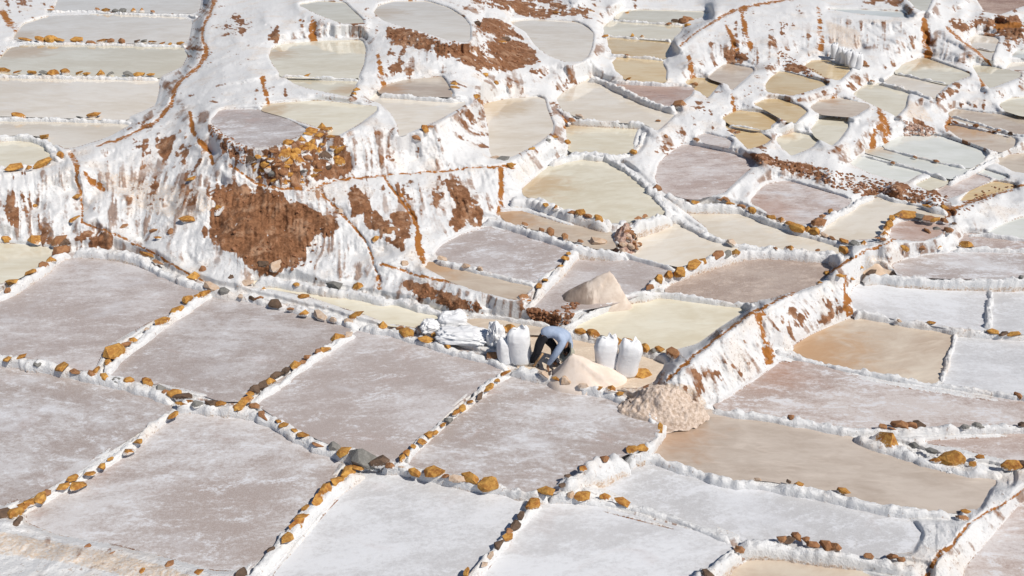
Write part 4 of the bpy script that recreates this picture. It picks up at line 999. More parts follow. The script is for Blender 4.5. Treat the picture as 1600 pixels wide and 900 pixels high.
def ground_z(x, y, z0):
    z = np.zeros_like(np.asarray(x, float)) + z0
    for _ in range(10):
        u, v = project(x, y, z)
        z = .5 * z + .5 * lookup(H_SURF, u, v)
    return z

def surf(u, v, dz=0.0):
    z = float(lookup(H_SURF, u, v)) + dz
    x, y, z = at(u, v, z)
    return Vector((float(x), float(y), float(z)))

# faces, split into slope, brine channels and bare soil banks
keep_v = d_in < 10
q = keep_v[:-1, :-1] & keep_v[1:, :-1] & keep_v[:-1, 1:] & keep_v[1:, 1:]
lab = np.zeros((NV, NU), np.int8)
lab[(SOIL_BANK > .22) & (soil > .5)] = 1
lab[chan > .35] = 2
fl = lab[:-1, :-1]
idx = np.arange(NV * NU).reshape(NV, NU)
Fq = np.stack([idx[:-1, :-1], idx[1:, :-1], idx[1:, 1:], idx[:-1, 1:]], -1)
VX = np.stack([X, Y, H], -1).reshape(-1, 3)
rust_v = np.maximum(rust, np.clip(chan, 0, 1) * .64)
ATT = dict(soil=soil.ravel(), rust=rust_v.ravel(), tan=tan.ravel(), steep=steep.ravel(), streak=streak.ravel())
def terrain_piece(name, mask):
    F = Fq[mask].reshape(-1, 4)
    used = np.unique(F)
    remap = np.zeros(NV * NU, np.int32); remap[used] = np.arange(len(used))
    o = mesh_np(name, VX[used], remap[F], M_SALT, {k: a[used] for k, a in ATT.items()})
    link(o); tag(o, kind='structure')
    print(name, len(F))
    return o
HILL = terrain_piece('salt_hillside', q & (fl == 0))
BANK = terrain_piece('soil_bank', q & (fl == 1))
terrain_piece('brine_channel', q & (fl == 2))

# the plain ground under and around the terraces
bm = bmesh.new()
bmesh.ops.create_grid(bm, x_segments=24, y_segments=24, size=900)
for v in bm.verts:
    v.co.z = -3.2 + .4 * math.sin(v.co.x * .05) * math.cos(v.co.y * .04)
tag(mesh_bm('ground', bm, simple_mat('dry_earth', (.30, .17, .10), (.42, .28, .19), .3)), kind='structure')

# ---------------------------------------------------------------- pond sheets
STAIN = {'ochre': (.50, .22, .05), 'tan': (.50, .25, .08), 'cream': (.50, .30, .12), 'pale': (.52, .36, .18), 'pink': (.40, .21, .13), 'blue': (.5, .3, .12)}
for i, (z, kind, label, P, st) in enumerate(PONDS):
    c = P.mean(0)
    tng = np.roll(P, -1, 0) - np.roll(P, 1, 0)
    nrm = np.stack([tng[:, 1], -tng[:, 0]], 1); nrm /= np.linalg.norm(nrm, axis=1, keepdims=True) + 1e-9
    area = np.sum(P[:, 0] * np.roll(P[:, 1], -1) - np.roll(P[:, 0], -1) * P[:, 1])
    if area < 0: nrm = -nrm
    sc = scale_at(P[:, 0], P[:, 1], z)
    E = P + nrm * (np.where(lookup(wallm, *(P + nrm * (4 * sc / 65)[:, None]).T) > .35, 5.5, 2.2) * sc / 65)[:, None]
    x, y, _ = at(E[:, 0], E[:, 1], z)
    cx, cy = float(x.mean()), float(y.mean())
    bm = bmesh.new()
    vs = [bm.verts.new((float(a) - cx, float(b) - cy, 0)) for a, b in zip(x, y)]
    f = bm.faces.new(vs)
    f.normal_update()
    if f.normal.z < 0: f.normal_flip()
    bmesh.ops.triangulate(bm, faces=[f])
    stain = None
    if st:
        su, sv, sr = map(float, st.split(','))
        sx, sy, _ = at(su, sv, z)
        stain = ((float(sx), float(sy), z), sr, STAIN.get(kind, (.42, .22, .10)))
    o = mesh_bm('salt_pond', bm, pond_mat(kind, i, stain), smooth=False)
    o.location = (cx, cy, z)
    tag(o, label, 'salt pond', 'shallow salt ponds on the terraces')
# ---------------------------------------------------------------- rocks: shared hull meshes
def hull_mesh(name, mat, n, seed, flat=.72):
    r = random.Random(seed)
    bm = bmesh.new()
    for _ in range(n):
        d = Vector((r.gauss(0, 1), r.gauss(0, 1), r.gauss(0, 1))).normalized()
        d *= r.uniform(.86, 1.06)
        bm.verts.new((d.x, d.y * .82, d.z * flat))
    g = bmesh.ops.convex_hull(bm, input=bm.verts)
    bmesh.ops.delete(bm, geom=list({e for e in g['geom_interior'] if isinstance(e, bmesh.types.BMVert)}), context='VERTS')
    me = bpy.data.meshes.new(name)
    bm.to_mesh(me); bm.free()
    me.materials.append(mat)
    return me
ROCKS = {c: [hull_mesh('stone', M_STONE[c], 13 + k % 3 * 4, 100 * ord(c) + k, (.6, .75, .9)[k % 3]) for k in range(6)] for c in M_STONE}

def rock(name, parent, p, r, c='o', elong=1.0, rz=None, tall=1.0):
    o = bpy.data.objects.new(name, random.choice(ROCKS[c]))
    COL.objects.link(o)
    base = parent.location if parent else Vector()
    o.location = Vector(p) - base
    o.scale = (r * elong, r, r * .92 * tall)
    o.rotation_euler = (random.uniform(-.3, .3), random.uniform(-.3, .3), random.uniform(0, 6.28) if rz is None else rz)
    if parent: o.parent = parent
    return o

# ---------------------------------------------------------------- salt walls (dykes) with their stones
salt_profile = 17
wrng = np.random.default_rng(11)
def wall_mesh(P, wid, hgt):
    """swept lumpy salt wall; P in survey coords"""
    q = resample(chaikin(np.array(P), False, 2), 1.5)
    zc = lookup(H_MEMB, q[:, 0], q[:, 1])
    hw = wid * .62 + 1.5
    nb = [lookup(H_MEMB, q[:, 0] + a * hw, q[:, 1] + b * hw) for a, b in ((1, 0), (-1, 0), (0, 1), (0, -1))]
    zmx = np.clip(np.max(nb + [zc], 0), zc - .3, zc + .22); zmn = np.min(nb + [zc], 0)
    kz = np.where(q[:, 1] > 470, .22, .7)
    zb = (1 - kz) * zc + kz * zmx
    drop = float(np.clip((zb - zmn).max(), 0, .45))
    k = np.ones(9) / 9
    zb = np.convolve(np.pad(zb, 4, mode='edge'), k, 'valid')
    sc = scale_at(q[:, 0], q[:, 1], zb)
    q[:, 1] += .45 * hgt * sc * .85 * .3
    x, y, _ = at(q[:, 0], q[:, 1], zb + .35 * hgt)
    L = np.r_[0, np.cumsum(np.hypot(np.diff(x), np.diff(y)))]
    n = max(4, int(L[-1] / .045))
    t = np.linspace(0, L[-1], n)
    x = np.interp(t, L, x); y = np.interp(t, L, y); z = np.interp(t, L, zb); s = np.interp(t, L, sc)
    tx, ty = np.gradient(x), np.gradient(y)
    ln = np.hypot(tx, ty); tx /= ln; ty /= ln
    nx, ny = -ty, tx
    wob = (fbm(x * 1.4, y * 1.4, 3.3, 2) - .5)
    x = x + nx * wob * .14; y = y + ny * wob * .14
    # visible width of a wall running away is wider than the same wall seen across
    w = wid / s * .5
    ends = np.sqrt(np.clip(np.minimum(t, t[-1] - t) / .22, 0, 1))
    a = np.linspace(-1, 1, salt_profile)
    A, I = np.meshgrid(a, np.arange(n))
    wm = w[:, None] * (.82 + .42 * vnoise(x * 2.6, y * 2.6, 1.7)[:, None])
    off = np.sign(A) * np.abs(A) ** 1.0 * wm * 1.2
    prof = 1 - np.abs(A) ** 3.2
    hg = hgt * (.75 + .55 * vnoise(x * 3.1 + 5, y * 3.1, .3))[:, None]
    zz = z[:, None] + hg * prof * ends[:, None] - .16 * (1 - ends[:, None]) - (.25 + drop) * np.abs(A) ** 7
    X_ = x[:, None] + nx[:, None] * off; Y_ = y[:, None] + ny[:, None] * off
    # knobs: stones under the crust, each a rounded cap
    cap = np.zeros_like(zz)
    off_m = off
    nk = int(t[-1] / .085)
    for _ in range(nk):
        tc = wrng.uniform(0, t[-1]); oc = wrng.uniform(-.75, .75) * np.interp(tc, t, w); rc = np.clip(wrng.uniform(.22, .8) ** 1.3 * np.interp(tc, t, w), .03, .17)
        i0, i1 = np.searchsorted(t, tc - rc), np.searchsorted(t, tc + rc)
        if i1 <= i0: continue
        d2 = (t[i0:i1, None] - tc) ** 2 + (off_m[i0:i1] - oc) ** 2
        cp = np.sqrt(np.clip(rc * rc - d2, 0, None)) * .85
        np.maximum(cap[i0:i1], cp, out=cap[i0:i1])
    big = (fbm(X_ * 3.2, Y_ * 3.2, zz * 3.2, 2) - .5)
    fin = (fbm(X_ * 12, Y_ * 12, zz * 12, 2) - .5)
    core = 1 - np.abs(A) ** 14
    d = cap * .66 - .03 + big * .15 + fin * .06
    zz = zz + d * core
    so = np.sign(A) * d * .8 * np.abs(A)
    X_ += nx[:, None] * so; Y_ += ny[:, None] * so
    V = np.stack([X_, Y_, zz], -1).reshape(-1, 3)
    id_ = np.arange(n * salt_profile).reshape(n, salt_profile)
    F = np.stack([id_[:-1, :-1], id_[1:, :-1], id_[1:, 1:], id_[:-1, 1:]], -1).reshape(-1, 4)
    tanv = np.where(np.abs(A) > .86, .58, np.where(np.abs(A) > .74, .24, 0)).ravel()
    return V, F, tanv, (x, y, z, t)

WALLS = []
for ln in WALLS_TXT.strip().split('\n'):
    f = ln.split('|')
    label, wid, hgt = f[0], float(f[1]), float(f[2])
    P = pts(f[3])
    V, F, tanv, (wx, wy, wz, wt) = wall_mesh(P, wid * .9, hgt * .72)
    loc = V.mean(0)
    o = mesh_np('salt_wall', V - loc, F, M_SALT, dict(tan=tanv, soil=(np.abs(np.linspace(-1, 1, salt_profile))[None, :].repeat(len(wx), 0) > .83).ravel() * .30))
    o.location = loc
    link(o)
    tag(o, label, 'salt wall', 'salt crusted walls between the ponds', 'thing')
    WALLS.append(o)
    for st in (f[4].split() if len(f) > 4 and f[4] else []):
        a, b, c = st.split(',')
        u, v, r, col = float(a), float(b), float(c[:-1]), c[-1]
        zt = float(lookup(H_MEMB, u, v)) + hgt * .66
        for _ in range(3):
            x, y, z = at(u, v, zt)
            zt = float(wz[int(np.argmin(np.hypot(wx - x, wy - y)))]) + hgt * .92
        x, y, z = at(u, v, zt)
        s = float(scale_at(u, v, zt))
        el = random.uniform(1.0, 1.5)
        tall = 1.0
        if r >= 18 and col == 'o' and v < 600: el, tall = 1.0, 1.9
        k = int(np.argmin(np.hypot(wx - x, wy - y)))
        k2 = min(len(wx) - 1, k + 2)
        k1 = max(0, k2 - 4)
        ang = math.atan2(wy[k2] - wy[k1], wx[k2] - wx[k1]) + random.uniform(-.5, .5)
        flat = random.uniform(.8, 1.3)
        rock('stone', o, (float(x), float(y), zt - .02), r / s * 1.14, col, el, ang, tall * flat)

# ---------------------------------------------------------------- stones lying in the slopes
HILL_STONES = """
295,343,16,o 341,328,12,o 432,416,13,p 410,412,10,d 57,374,16,o 94,376,13,r 10,374,8,o 240,362,10,r 195,354,9,r 268,362,8,r 247,372,9,o
785,249,11,g 772,247,8,p 797,258,7,o 830,233,6,o 857,220,6,g 867,215,6,o 803,257,5,o 710,131,8,o 712,137,8,o 757,117,6,o 775,130,6,o 743,152,7,o 747,156,6,o
557,140,7,o 553,147,6,o 663,203,10,o 650,216,9,r 672,199,8,r 530,330,7,p 608,360,10,r 587,372,9,o 632,412,8,p 300,280,10,o
120,308,10,o 117,343,8,o 55,322,5,o 265,882,8,r 312,896,10,o 137,854,6,r 175,863,5,r 222,892,6,o 1530,265,5,p
1028,190,6,r 1142,206,8,r 1088,219,6,r 1040,213,5,r 980,20,5,o 925,18,6,o 868,20,7,o 1510,800,8,o 1503,809,10,r 1348,98,8,r 1352,104,7,r
745,38,8,d 790,62,9,d 783,66,7,o 470,32,4,r 1372,430,5,r 1330,436,7,o 1310,430,8,o 1292,427,7,o 1283,442,8,o 1345,418,5,o 1398,352,0,o 1448,362,8,r 1462,358,7,g 1412,388,8,o 1440,388,7,r 1468,386,7,o 1482,360,9,r 1490,350,7,d
"""
for st in HILL_STONES.split():
    a, b, c, col = st.split(',')
    if float(c) < 1: continue
    p = surf(float(a), float(b))
    s = float(scale_at(float(a), float(b), p.z))
    rock('stone', HILL, p, float(c) / s, col, random.uniform(1.0, 1.4), tall=random.uniform(.7, 1))

# the ochre stone retaining wall on the hillside
p0 = surf(455, 285)
RW = empty('stone_retaining_wall', p0)
tag(RW, 'rough retaining wall of ochre and brown stones under the dry salt crust floor', 'stone wall')
rw = pts("500,200 482,211 453,226 427,237 407,247 440,244 468,219 457,246 447,252 432,261 522,231 517,215 523,246 443,286 470,287 495,237 462,266 418,258 437,256 490,208 470,230 487,222 500,214 512,206 415,246 400,257 393,250 425,250 410,268 425,272 440,270 455,275 480,250 478,238 492,256 505,228 508,246 475,268 488,276 430,283 465,254 450,238 462,238 484,232 447,262 398,266 512,262 530,255 535,236 404,276 420,264 470,278 452,284 496,268")
for (u, v) in rw:
    p = surf(u, v)
    s = float(scale_at(u, v, p.z))
    r = random.uniform(6, 11) if v < 262 else random.uniform(5, 8)
    c = random.choices('oordg', (6, 3, 2, 1.2, 1))[0]
    o = rock('stone', RW, p + Vector((0, .32 * r / s, 0)), 1.15 * r / s, c, random.uniform(1.0, 1.35), random.uniform(-.3, .3), random.uniform(1.0, 1.3))

# clods of earth strewn on the soil banks, too small to pick apart
def strew(name, poly, n, rpx, mat, parent=None, seed=1):
    r = random.Random(seed)
    base = [ROCKS['r'][k] for k in range(6)]
    P = np.array(poly)
    V = []; F = []
    tries = 0
    while n > 0 and tries < 20000:
        tries += 1
        u = r.uniform(P[:, 0].min(), P[:, 0].max()); v = r.uniform(P[:, 1].min(), P[:, 1].max())
        c = False
        for (x0, y0), (x1, y1) in zip(P, np.roll(P, -1, 0)):
            if (y0 > v) != (y1 > v) and u < (x1 - x0) * (v - y0) / (y1 - y0) + x0: c = not c
        if not c: continue
        p = surf(u, v); s = float(scale_at(u, v, p.z))
        k = r.uniform(*rpx) / s
        me = r.choice(base)
        M = Matrix.Translation(p) @ Euler((r.uniform(-.5, .5), r.uniform(-.5, .5), r.uniform(0, 6.3))).to_matrix().to_4x4() @ Matrix.Diagonal((k * r.uniform(.8, 1.4), k, k * .9, 1))
        o0 = len(V)
        V += [tuple(M @ vv.co) for vv in me.vertices]
        F += [tuple(o0 + i for i in pl.vertices) for pl in me.polygons]
        n -= 1
    me = bpy.data.meshes.new(name); me.from_pydata(V, [], F); me.materials.append(mat)
    o = bpy.data.objects.new(name, me)
    link(o, parent); o['kind'] = 'stuff'
    return o
M_CLOD = simple_mat('earth_clod', (.17, .07, .03), (.36, .18, .10), 9, .9, .6, .03)
M_CLODP = simple_mat('salty_clod', (.34, .17, .11), (.68, .54, .45), 8, .9, .6, .03)
strew('soil_clods', pts("325,295 450,305 525,345 490,420 400,428 330,350"), 90, (1.2, 4.5), M_CLOD, BANK, 2)
strew('soil_clods', pts("605,40 750,75 745,30 800,40 845,98 752,110 610,62"), 220, (1, 3.5), M_CLOD, BANK, 3)
strew('soil_clods', pts("1168,236 1330,272 1480,305 1484,330 1350,308 1190,256"), 380, (1.2, 4.2), M_CLOD, BANK, 4)
strew('soil_clods', pts("1172,240 1330,276 1450,305 1350,300 1190,252"), 90, (1.2, 3.8), M_CLODP, BANK, 5)
strew('soil_clods', pts("322,188 386,230 386,262 330,210"), 80, (1, 3), M_CLOD, BANK, 6)
strew('soil_clods', pts("1412,188 1465,205 1462,214 1412,212"), 120, (1.5, 4), M_CLODP, BANK, 7)
strew('soil_clods', pts("1215,78 1290,118 1265,120 1222,105"), 60, (1, 2.8), M_CLOD, BANK, 8)
strew('soil_clods', pts("1465,345 1545,290 1590,290 1500,335"), 60, (1, 3), M_CLOD, BANK, 9)
strew('soil_clods', pts("820,480 870,488 880,508 835,505"), 50, (1, 3), M_CLOD, BANK, 10)
strew('soil_clods', pts("640,448 740,472 770,494 650,470"), 60, (1, 3), M_CLOD, BANK, 11)
strew('salt_rubble', pts("1330,680 1420,700 1520,725 1600,740 1500,745 1400,715"), 140, (2, 6), M_SALT, None, 13)
strew('soil_clods', pts('815,482 868,487 902,462 908,470 885,512 838,507'), 130, (1.2, 5), M_CLOD, BANK, 14)
# ---------------------------------------------------------------- salt heaps
def heap(name, base, rx, ry, h, apex, mat, seed, lump=.02, lfreq=6, sharp=1.0, nr=26, na=64, parent=None, attrs=None):
    R_ = np.linspace(0, 1, nr); A_ = np.linspace(0, 2 * np.pi, na, endpoint=False)
    r, a = np.meshgrid(R_, A_, indexing='ij')
    rad = 1 + .16 * (fbm(np.cos(a) * 1.3 + seed, np.sin(a) * 1.3, seed * .7, 2) - .5) * 2
    x = (np.cos(a) * r * rad) * rx + apex[0] * (1 - r)
    y = (np.sin(a) * r * rad) * ry + apex[1] * (1 - r)
    z = h * np.clip(1 - r ** sharp, 0, 1) * (1 - .10 * np.exp(-(r / .1) ** 2))
    z = z - .2 * sstep(.86, 1.0, r)
    n = fbm(x * lfreq + seed, y * lfreq, z * lfreq + seed, 4) - .5
    n2 = fbm(x * 2.2 + seed, y * 2.2, z * 2.2, 2) - .5
    k = np.clip(r * 6, .2, 1)
    z = z + (n * lump * 2.2 + n2 * .09 * h) * k
    g0 = float(base[2])
    gz = ground_z(x + base[0], y + base[1], g0) - g0
    z = z + np.clip(gz, -.16, .08) * sstep(.05, .8, r)
    V = np.stack([x, y, z], -1).reshape(-1, 3)
    id_ = np.arange(nr * na).reshape(nr, na)
    F = np.stack([id_[:-1], id_[1:], np.roll(id_, -1, 1)[1:], np.roll(id_, -1, 1)[:-1]], -1).reshape(-1, 4)
    o = mesh_np(name, V, F, mat)
    o.location = base
    return link(o, parent)

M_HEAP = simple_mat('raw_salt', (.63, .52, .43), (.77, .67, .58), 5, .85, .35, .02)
def _flank():  # colours the heap darker, in streaky grey-brown, towards its left side
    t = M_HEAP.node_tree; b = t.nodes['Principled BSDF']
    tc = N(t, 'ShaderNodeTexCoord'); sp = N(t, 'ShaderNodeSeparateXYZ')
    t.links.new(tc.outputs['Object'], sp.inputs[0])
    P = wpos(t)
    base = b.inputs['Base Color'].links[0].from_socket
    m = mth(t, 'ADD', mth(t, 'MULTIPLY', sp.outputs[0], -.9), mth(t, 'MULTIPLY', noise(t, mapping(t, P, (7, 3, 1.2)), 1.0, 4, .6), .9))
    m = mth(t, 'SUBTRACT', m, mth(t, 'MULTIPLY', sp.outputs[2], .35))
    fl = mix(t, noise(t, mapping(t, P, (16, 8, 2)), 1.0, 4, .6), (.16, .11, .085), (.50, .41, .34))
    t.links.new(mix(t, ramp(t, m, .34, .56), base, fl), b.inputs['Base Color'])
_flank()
M_HEAP2 = simple_mat('pale_peach_salt', (.72, .60, .50), (.80, .69, .60), 4, .85, .2, .01)
M_HEAP3 = simple_mat('coarse_brown_salt', (.46, .35, .265), (.74, .62, .53), 14, .9, .8, .04)
M_HEAP4 = simple_mat('sandy_salt', (.62, .46, .33), (.72, .58, .45), 6, .9, .3, .02)

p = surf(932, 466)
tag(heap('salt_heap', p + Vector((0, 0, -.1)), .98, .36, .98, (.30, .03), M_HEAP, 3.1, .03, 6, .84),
    'tall beige salt heap with a dark streaked left flank behind the green cream pond', 'salt heap')
p = surf(918, 594)
tag(heap('salt_heap', p + Vector((0, 0, -.03)), 1.0, .50, .80, (-.36, .06), M_HEAP2, 5.3, .010, 5, .80),
    'smooth pale peach salt heap the worker is bending over', 'salt heap')
p = surf(1034, 624)
tag(heap('salt_heap', p + Vector((0, 0, -.13)), 1.0, .50, .46, (-.05, .1), M_HEAP3, 8.7, .075, 10, .9, 64, 180),
    'coarse brownish salt heap of rough lumps below the two standing sacks', 'salt heap')
p = surf(1371, 424)
tag(heap('salt_heap', p + Vector((0, 0, -.03)), .58, .42, .34, (-.12, .05), M_HEAP4, 11.9, .012, 5, .78),
    'small sandy cone of salt beside the channelled ridge at the right', 'salt heap')

# ---------------------------------------------------------------- reddish rubble pile
p = surf(977, 376)
RP = heap('rubble_heap', p + Vector((0, 0, -.1)), .40, .60, .62, (.02, .2), simple_mat('rubble_earth', (.30, .15, .10), (.62, .46, .38), 9, .9, .8, .04), 2.2, .12, 7, .9)
tag(RP, 'steep pile of reddish and pinkish rubble beside the pale grey pond', 'rubble pile')
rr = random.Random(5)
for k in range(64):
    a = rr.uniform(0, 6.283); r = rr.uniform(.05, 1) ** .6
    lx = math.cos(a) * r * .40 + .05 * (1 - r); ly = math.sin(a) * r * .58 + .15 * (1 - r)
    lz = .60 * (1 - r ** .9) - .04
    rock('rubble_chunk', RP, p + Vector((lx, ly, lz - .08)), rr.uniform(.05, .13), rr.choice('rrprpd'), rr.uniform(1, 1.4))

# ---------------------------------------------------------------- sacks
M_SACK, _t, _b = new_mat('woven_sack')
_P = wpos(_t)
_n = noise(_t, _P, 3.5, 3)
_t.links.new(mix(_t, _n, (.74, .75, .77), (.84, .84, .84)), _b.inputs['Base Color'])
_b.inputs['Roughness'].default_value = .48
_b.inputs['Specular IOR Level'].default_value = .35
bump(_t, _b, noise(_t, mapping(_t, _P, (6, 6, 14)), 1.0, 4, .6, .6), .45, .03)
M_TIE = simple_mat('sack_tie', (.50, .48, .42), (.62, .60, .55), 20)

def sack(base, w, d, h, seed, label, group, lean=(0, 0), rz=0.0, slump=0.0):
    E = empty('salt_sack', base, rz)
    tag(E, label, 'sack', group)
    na, nz = 44, 30
    zz = np.r_[np.linspace(0, .12, 6)[:-1], np.linspace(.12, .86, 20), np.linspace(.88, 1.0, 5)]
    nz = len(zz)
    a = np.linspace(0, 2 * np.pi, na, endpoint=False)
    Z, A = np.meshgrid(zz, a, indexing='ij')
    prof = np.interp(zz, [0, .02, .07, .2, .45, .68, .82, .9, .95, 1.0], [.62, .84, .96, 1.0, .98, 1.0, .95, .86, .74, .55])[:, None]
    depth = np.interp(zz, [0, .7, .85, .95, 1.0], [1, 1, .9, .55, .22])[:, None]
    ca, sa = np.cos(A), np.sin(A)
    e = .78
    X_ = np.sign(ca) * np.abs(ca) ** e * prof * w / 2
    Y_ = np.sign(sa) * np.abs(sa) ** e * prof * d / 2 * depth
    wr = (np.abs(fbm(ca * 1.6 + seed, sa * 1.6, Z * 4 + seed, 3) - .5) * 2 - .3)
    up = sstep(.45, .9, Z)
    k = 1 + wr * (.05 + .20 * up) + .07 * (fbm(ca + seed * 2, sa, Z * 2.2, 2) - .5)
    X_ = X_ * k + lean[0] * Z ** 1.6 * h + .03 * np.sin(Z * 5 + seed); Y_ = Y_ * k + lean[1] * Z ** 1.6 * h
    top = .045 * np.cos(A * 2) * sstep(.85, 1, Z) + .03 * np.sin(A + seed) * sstep(.8, 1, Z)
    ZZ = Z * h + top * h * .8
    V = np.stack([X_, Y_, ZZ], -1).reshape(-1, 3)
    id_ = np.arange(nz * na).reshape(nz, na)
    F = np.stack([id_[:-1], np.roll(id_, -1, 1)[:-1], np.roll(id_, -1, 1)[1:], id_[1:]], -1).reshape(-1, 4)
    V = np.vstack([V, [[float(X_[-1].mean()), float(Y_[-1].mean()), h * .955]]])
    c = len(V) - 1
    me_f = [tuple(f) for f in F] + [(int(id_[-1, i]), int(id_[-1, (i + 1) % na]), c) for i in range(na)]
    me = bpy.data.meshes.new('sack_body'); me.from_pydata([tuple(v) for v in V], [], me_f)
    me.polygons.foreach_set('use_smooth', np.ones(len(me.polygons), bool)); me.materials.append(M_SACK); me.update()
    link(bpy.data.objects.new('sack_body', me), E)
    # gathered ruffled mouth of the sack, standing up as two crumpled ears
    n1, n2 = 26, 7
    S, Tt = np.meshgrid(np.linspace(-1, 1, n1), np.linspace(0, 1, n2), indexing='ij')
    ear = .55 + .75 * np.abs(S + .12 * math.sin(seed)) ** 1.4
    hx = S * w * .24 * (1 + .25 * Tt) + lean[0] * h
    hy = .035 * np.sin(S * 5 + seed) * (.4 + Tt) + .05 * Tt * (vnoise(S * 3 + seed, Tt * 2, 0) - .5) + lean[1] * h
    s0 = math.sin(seed * 5) * .6
    hz = h * .93 + Tt * h * (.035 + .085 * np.exp(-((S - s0) / .28) ** 2) + .03 * vnoise(S * 2.5 + seed, 0 * S, 0 * S))
    Vt = np.stack([hx, hy, hz], -1)
    th = .022 * (1 - Tt * .5)
    front = Vt.copy(); front[..., 1] -= th; back = Vt.copy(); back[..., 1] += th
    VV_ = np.vstack([front.reshape(-1, 3), back.reshape(-1, 3)])
    g = np.arange(n1 * n2).reshape(n1, n2); b_ = g + n1 * n2
    fs = []
    for i in range(n1 - 1):
        for j in range(n2 - 1):
            fs.append((g[i, j], g[i + 1, j], g[i + 1, j + 1], g[i, j + 1])); fs.append((b_[i, j], b_[i, j + 1], b_[i + 1, j + 1], b_[i + 1, j]))
        fs.append((g[i, n2 - 1], g[i + 1, n2 - 1], b_[i + 1, n2 - 1], b_[i, n2 - 1]))
    me = bpy.data.meshes.new('sack_mouth'); me.from_pydata([tuple(map(float, v)) for v in VV_], [], [tuple(map(int, f)) for f in fs])
    me.polygons.foreach_set('use_smooth', np.ones(len(me.polygons), bool)); me.materials.append(M_SACK); me.update()
    link(bpy.data.objects.new('sack_mouth', me), E)
    return E

G = 'full white sacks around the worker'
sack(surf(946, 581), .53, .42, .97, 1.3, 'full white sack with pointed tuft on top, nearer of the pair to the worker', G, (.03, 0), .1)
sack(surf(980, 585), .54, .42, .94, 4.1, 'full white sack beside the flat orange stone, farther of the pair from the worker', G, (.02, 0), -.05)
sack(surf(813, 566), .54, .44, .96, 7.7, "tall full white sack behind the worker, a round shadow on it", G, (-.02, 0), .05)
sack(surf(791, 566), .36, .36, .70, 9.2, 'shorter half filled white sack with twisted top at the end of the crumpled pile', G, (-.10, 0), .3)
o = rock('stone', None, surf(1003, 585), .22, 'o', 1.2, .3, .8)
tag(o, 'flat orange stone on the sandy floor touching the farther sack of the pair', 'stone')

# the row of small sacks far up under the tall cliff
words = ['first sack of the far row, half hidden at its upper end by the white bank', 'second sack of the far row under the tall cliff, counted from the rust fall',
         'third sack of the far row under the tall cliff, counted from the rust fall', 'fourth sack of the far row under the tall cliff, counted from the rust fall',
         'fifth sack of the far row, next to the last one', 'last sack of the far row, brightest, beside the dark brown stones']
for k, (u, v) in enumerate(((1302, 91), (1310, 97), (1317.5, 100), (1324.5, 103), (1332, 105.5), (1340, 107.5))):
    sack(surf(u, v), .34, .30, .72, 2.3 * k + 1, words[k], 'row of sacks under the tall cliff', (0, .12), -.2)

def crumple(name, base, sx, sy, sz, seed, label, rz=0.0, ridge=.5, fr=1.6):
    na, nb = 96, 44
    A, B = np.meshgrid(np.linspace(0, 2 * np.pi, na, endpoint=False), np.linspace(-.5 * np.pi, .5 * np.pi, nb), indexing='ij')
    def sp(x, e): return np.sign(x) * np.abs(x) ** e
    x = sp(np.cos(A), .6) * sp(np.cos(B), .55); y = sp(np.sin(A), .6) * sp(np.cos(B), .55); z = sp(np.sin(B), .9)
    rd = lambda f, o: 1 - np.abs(fbm(x * f + seed + o, y * f * 1.3, z * f + seed, 2) - .5) * 4
    d = 1 + ridge * (.45 * rd(fr, 0) + .25 * rd(fr * 2.3, 7) - .45)
    d = d + ridge * .35 * (rd(.8, 3) * np.cos(x * 2) - .3)
    x = x * (1 + (d - 1) * .6) * sx / 2; y = y * (1 + (d - 1) * .6) * sy / 2; z = z * d * sz / 2 * (1 + .5 * (fbm(x * 3 + seed, y * 3, 0 * x, 2) - .5))
    z = np.maximum(z, -sz * .42)
    V = np.stack([x, y, z + sz * .40], -1).reshape(-1, 3)
    g = np.arange(na * nb).reshape(na, nb); g2 = np.roll(g, -1, 0)
    F = np.stack([g[:, :-1], g2[:, :-1], g2[:, 1:], g[:, 1:]], -1).reshape(-1, 4)
    o = mesh_np(name, V, F, M_SACK)
    for e in (): pass
    o.location = base; o.rotation_euler = (0, 0, rz)
    link(o)
    tag(o, label, 'empty sack', 'crumpled empty sacks')
    return o
crumple('empty_sack', surf(724, 531), 1.42, .62, .29, 1.7, 'long bundle of folded empty white sacks lying on the wall', -.14, .75, 1.7)
crumple('empty_sack', surf(707, 506), .75, .5, .38, 5.2, 'rounded white bundle behind the long folded sack bundle', .2, .45, 1.4)
crumple('empty_sack', surf(672, 517), .5, .36, .28, 8.8, 'small crumpled white sack at the pond side end of the pile', .3, .9, 1.8)
crumple('empty_sack', surf(775, 540), .42, .40, .60, 3.9, 'pointed crumpled white sack between the long bundle and the standing sacks', .8, 1.0, 1.9)

# ---------------------------------------------------------------- the worker
M_SKIN = simple_mat('skin', (.26, .13, .075), (.32, .17, .10), 20, .6, .1, .01)
M_SHIRT = simple_mat('pale_blue_shirt', (.31, .385, .52), (.41, .485, .62), 6, .85, .5, .03)
M_TROUSER = simple_mat('dark_trousers', (.012, .012, .016), (.025, .025, .03), 8, .9, .4, .02)
M_HAT = simple_mat('grey_green_hat', (.34, .34, .27), (.42, .41, .34), 14, .9, .3, .02)
M_BOOT = simple_mat('work_boot', (.10, .10, .10), (.22, .21, .20), 14, .7, .3, .01)
M_HAIR = simple_mat('dark_hair', (.012, .010, .009), (.03, .022, .018), 30, .6, .4, .01)
M_WOOD = simple_mat('worn_wood', (.46, .28, .14), (.58, .38, .21), 18, .7, .4, .01)
M_IRON = simple_mat('tool_iron', (.16, .15, .14), (.30, .28, .26), 20, .5, .3, .01, .5)

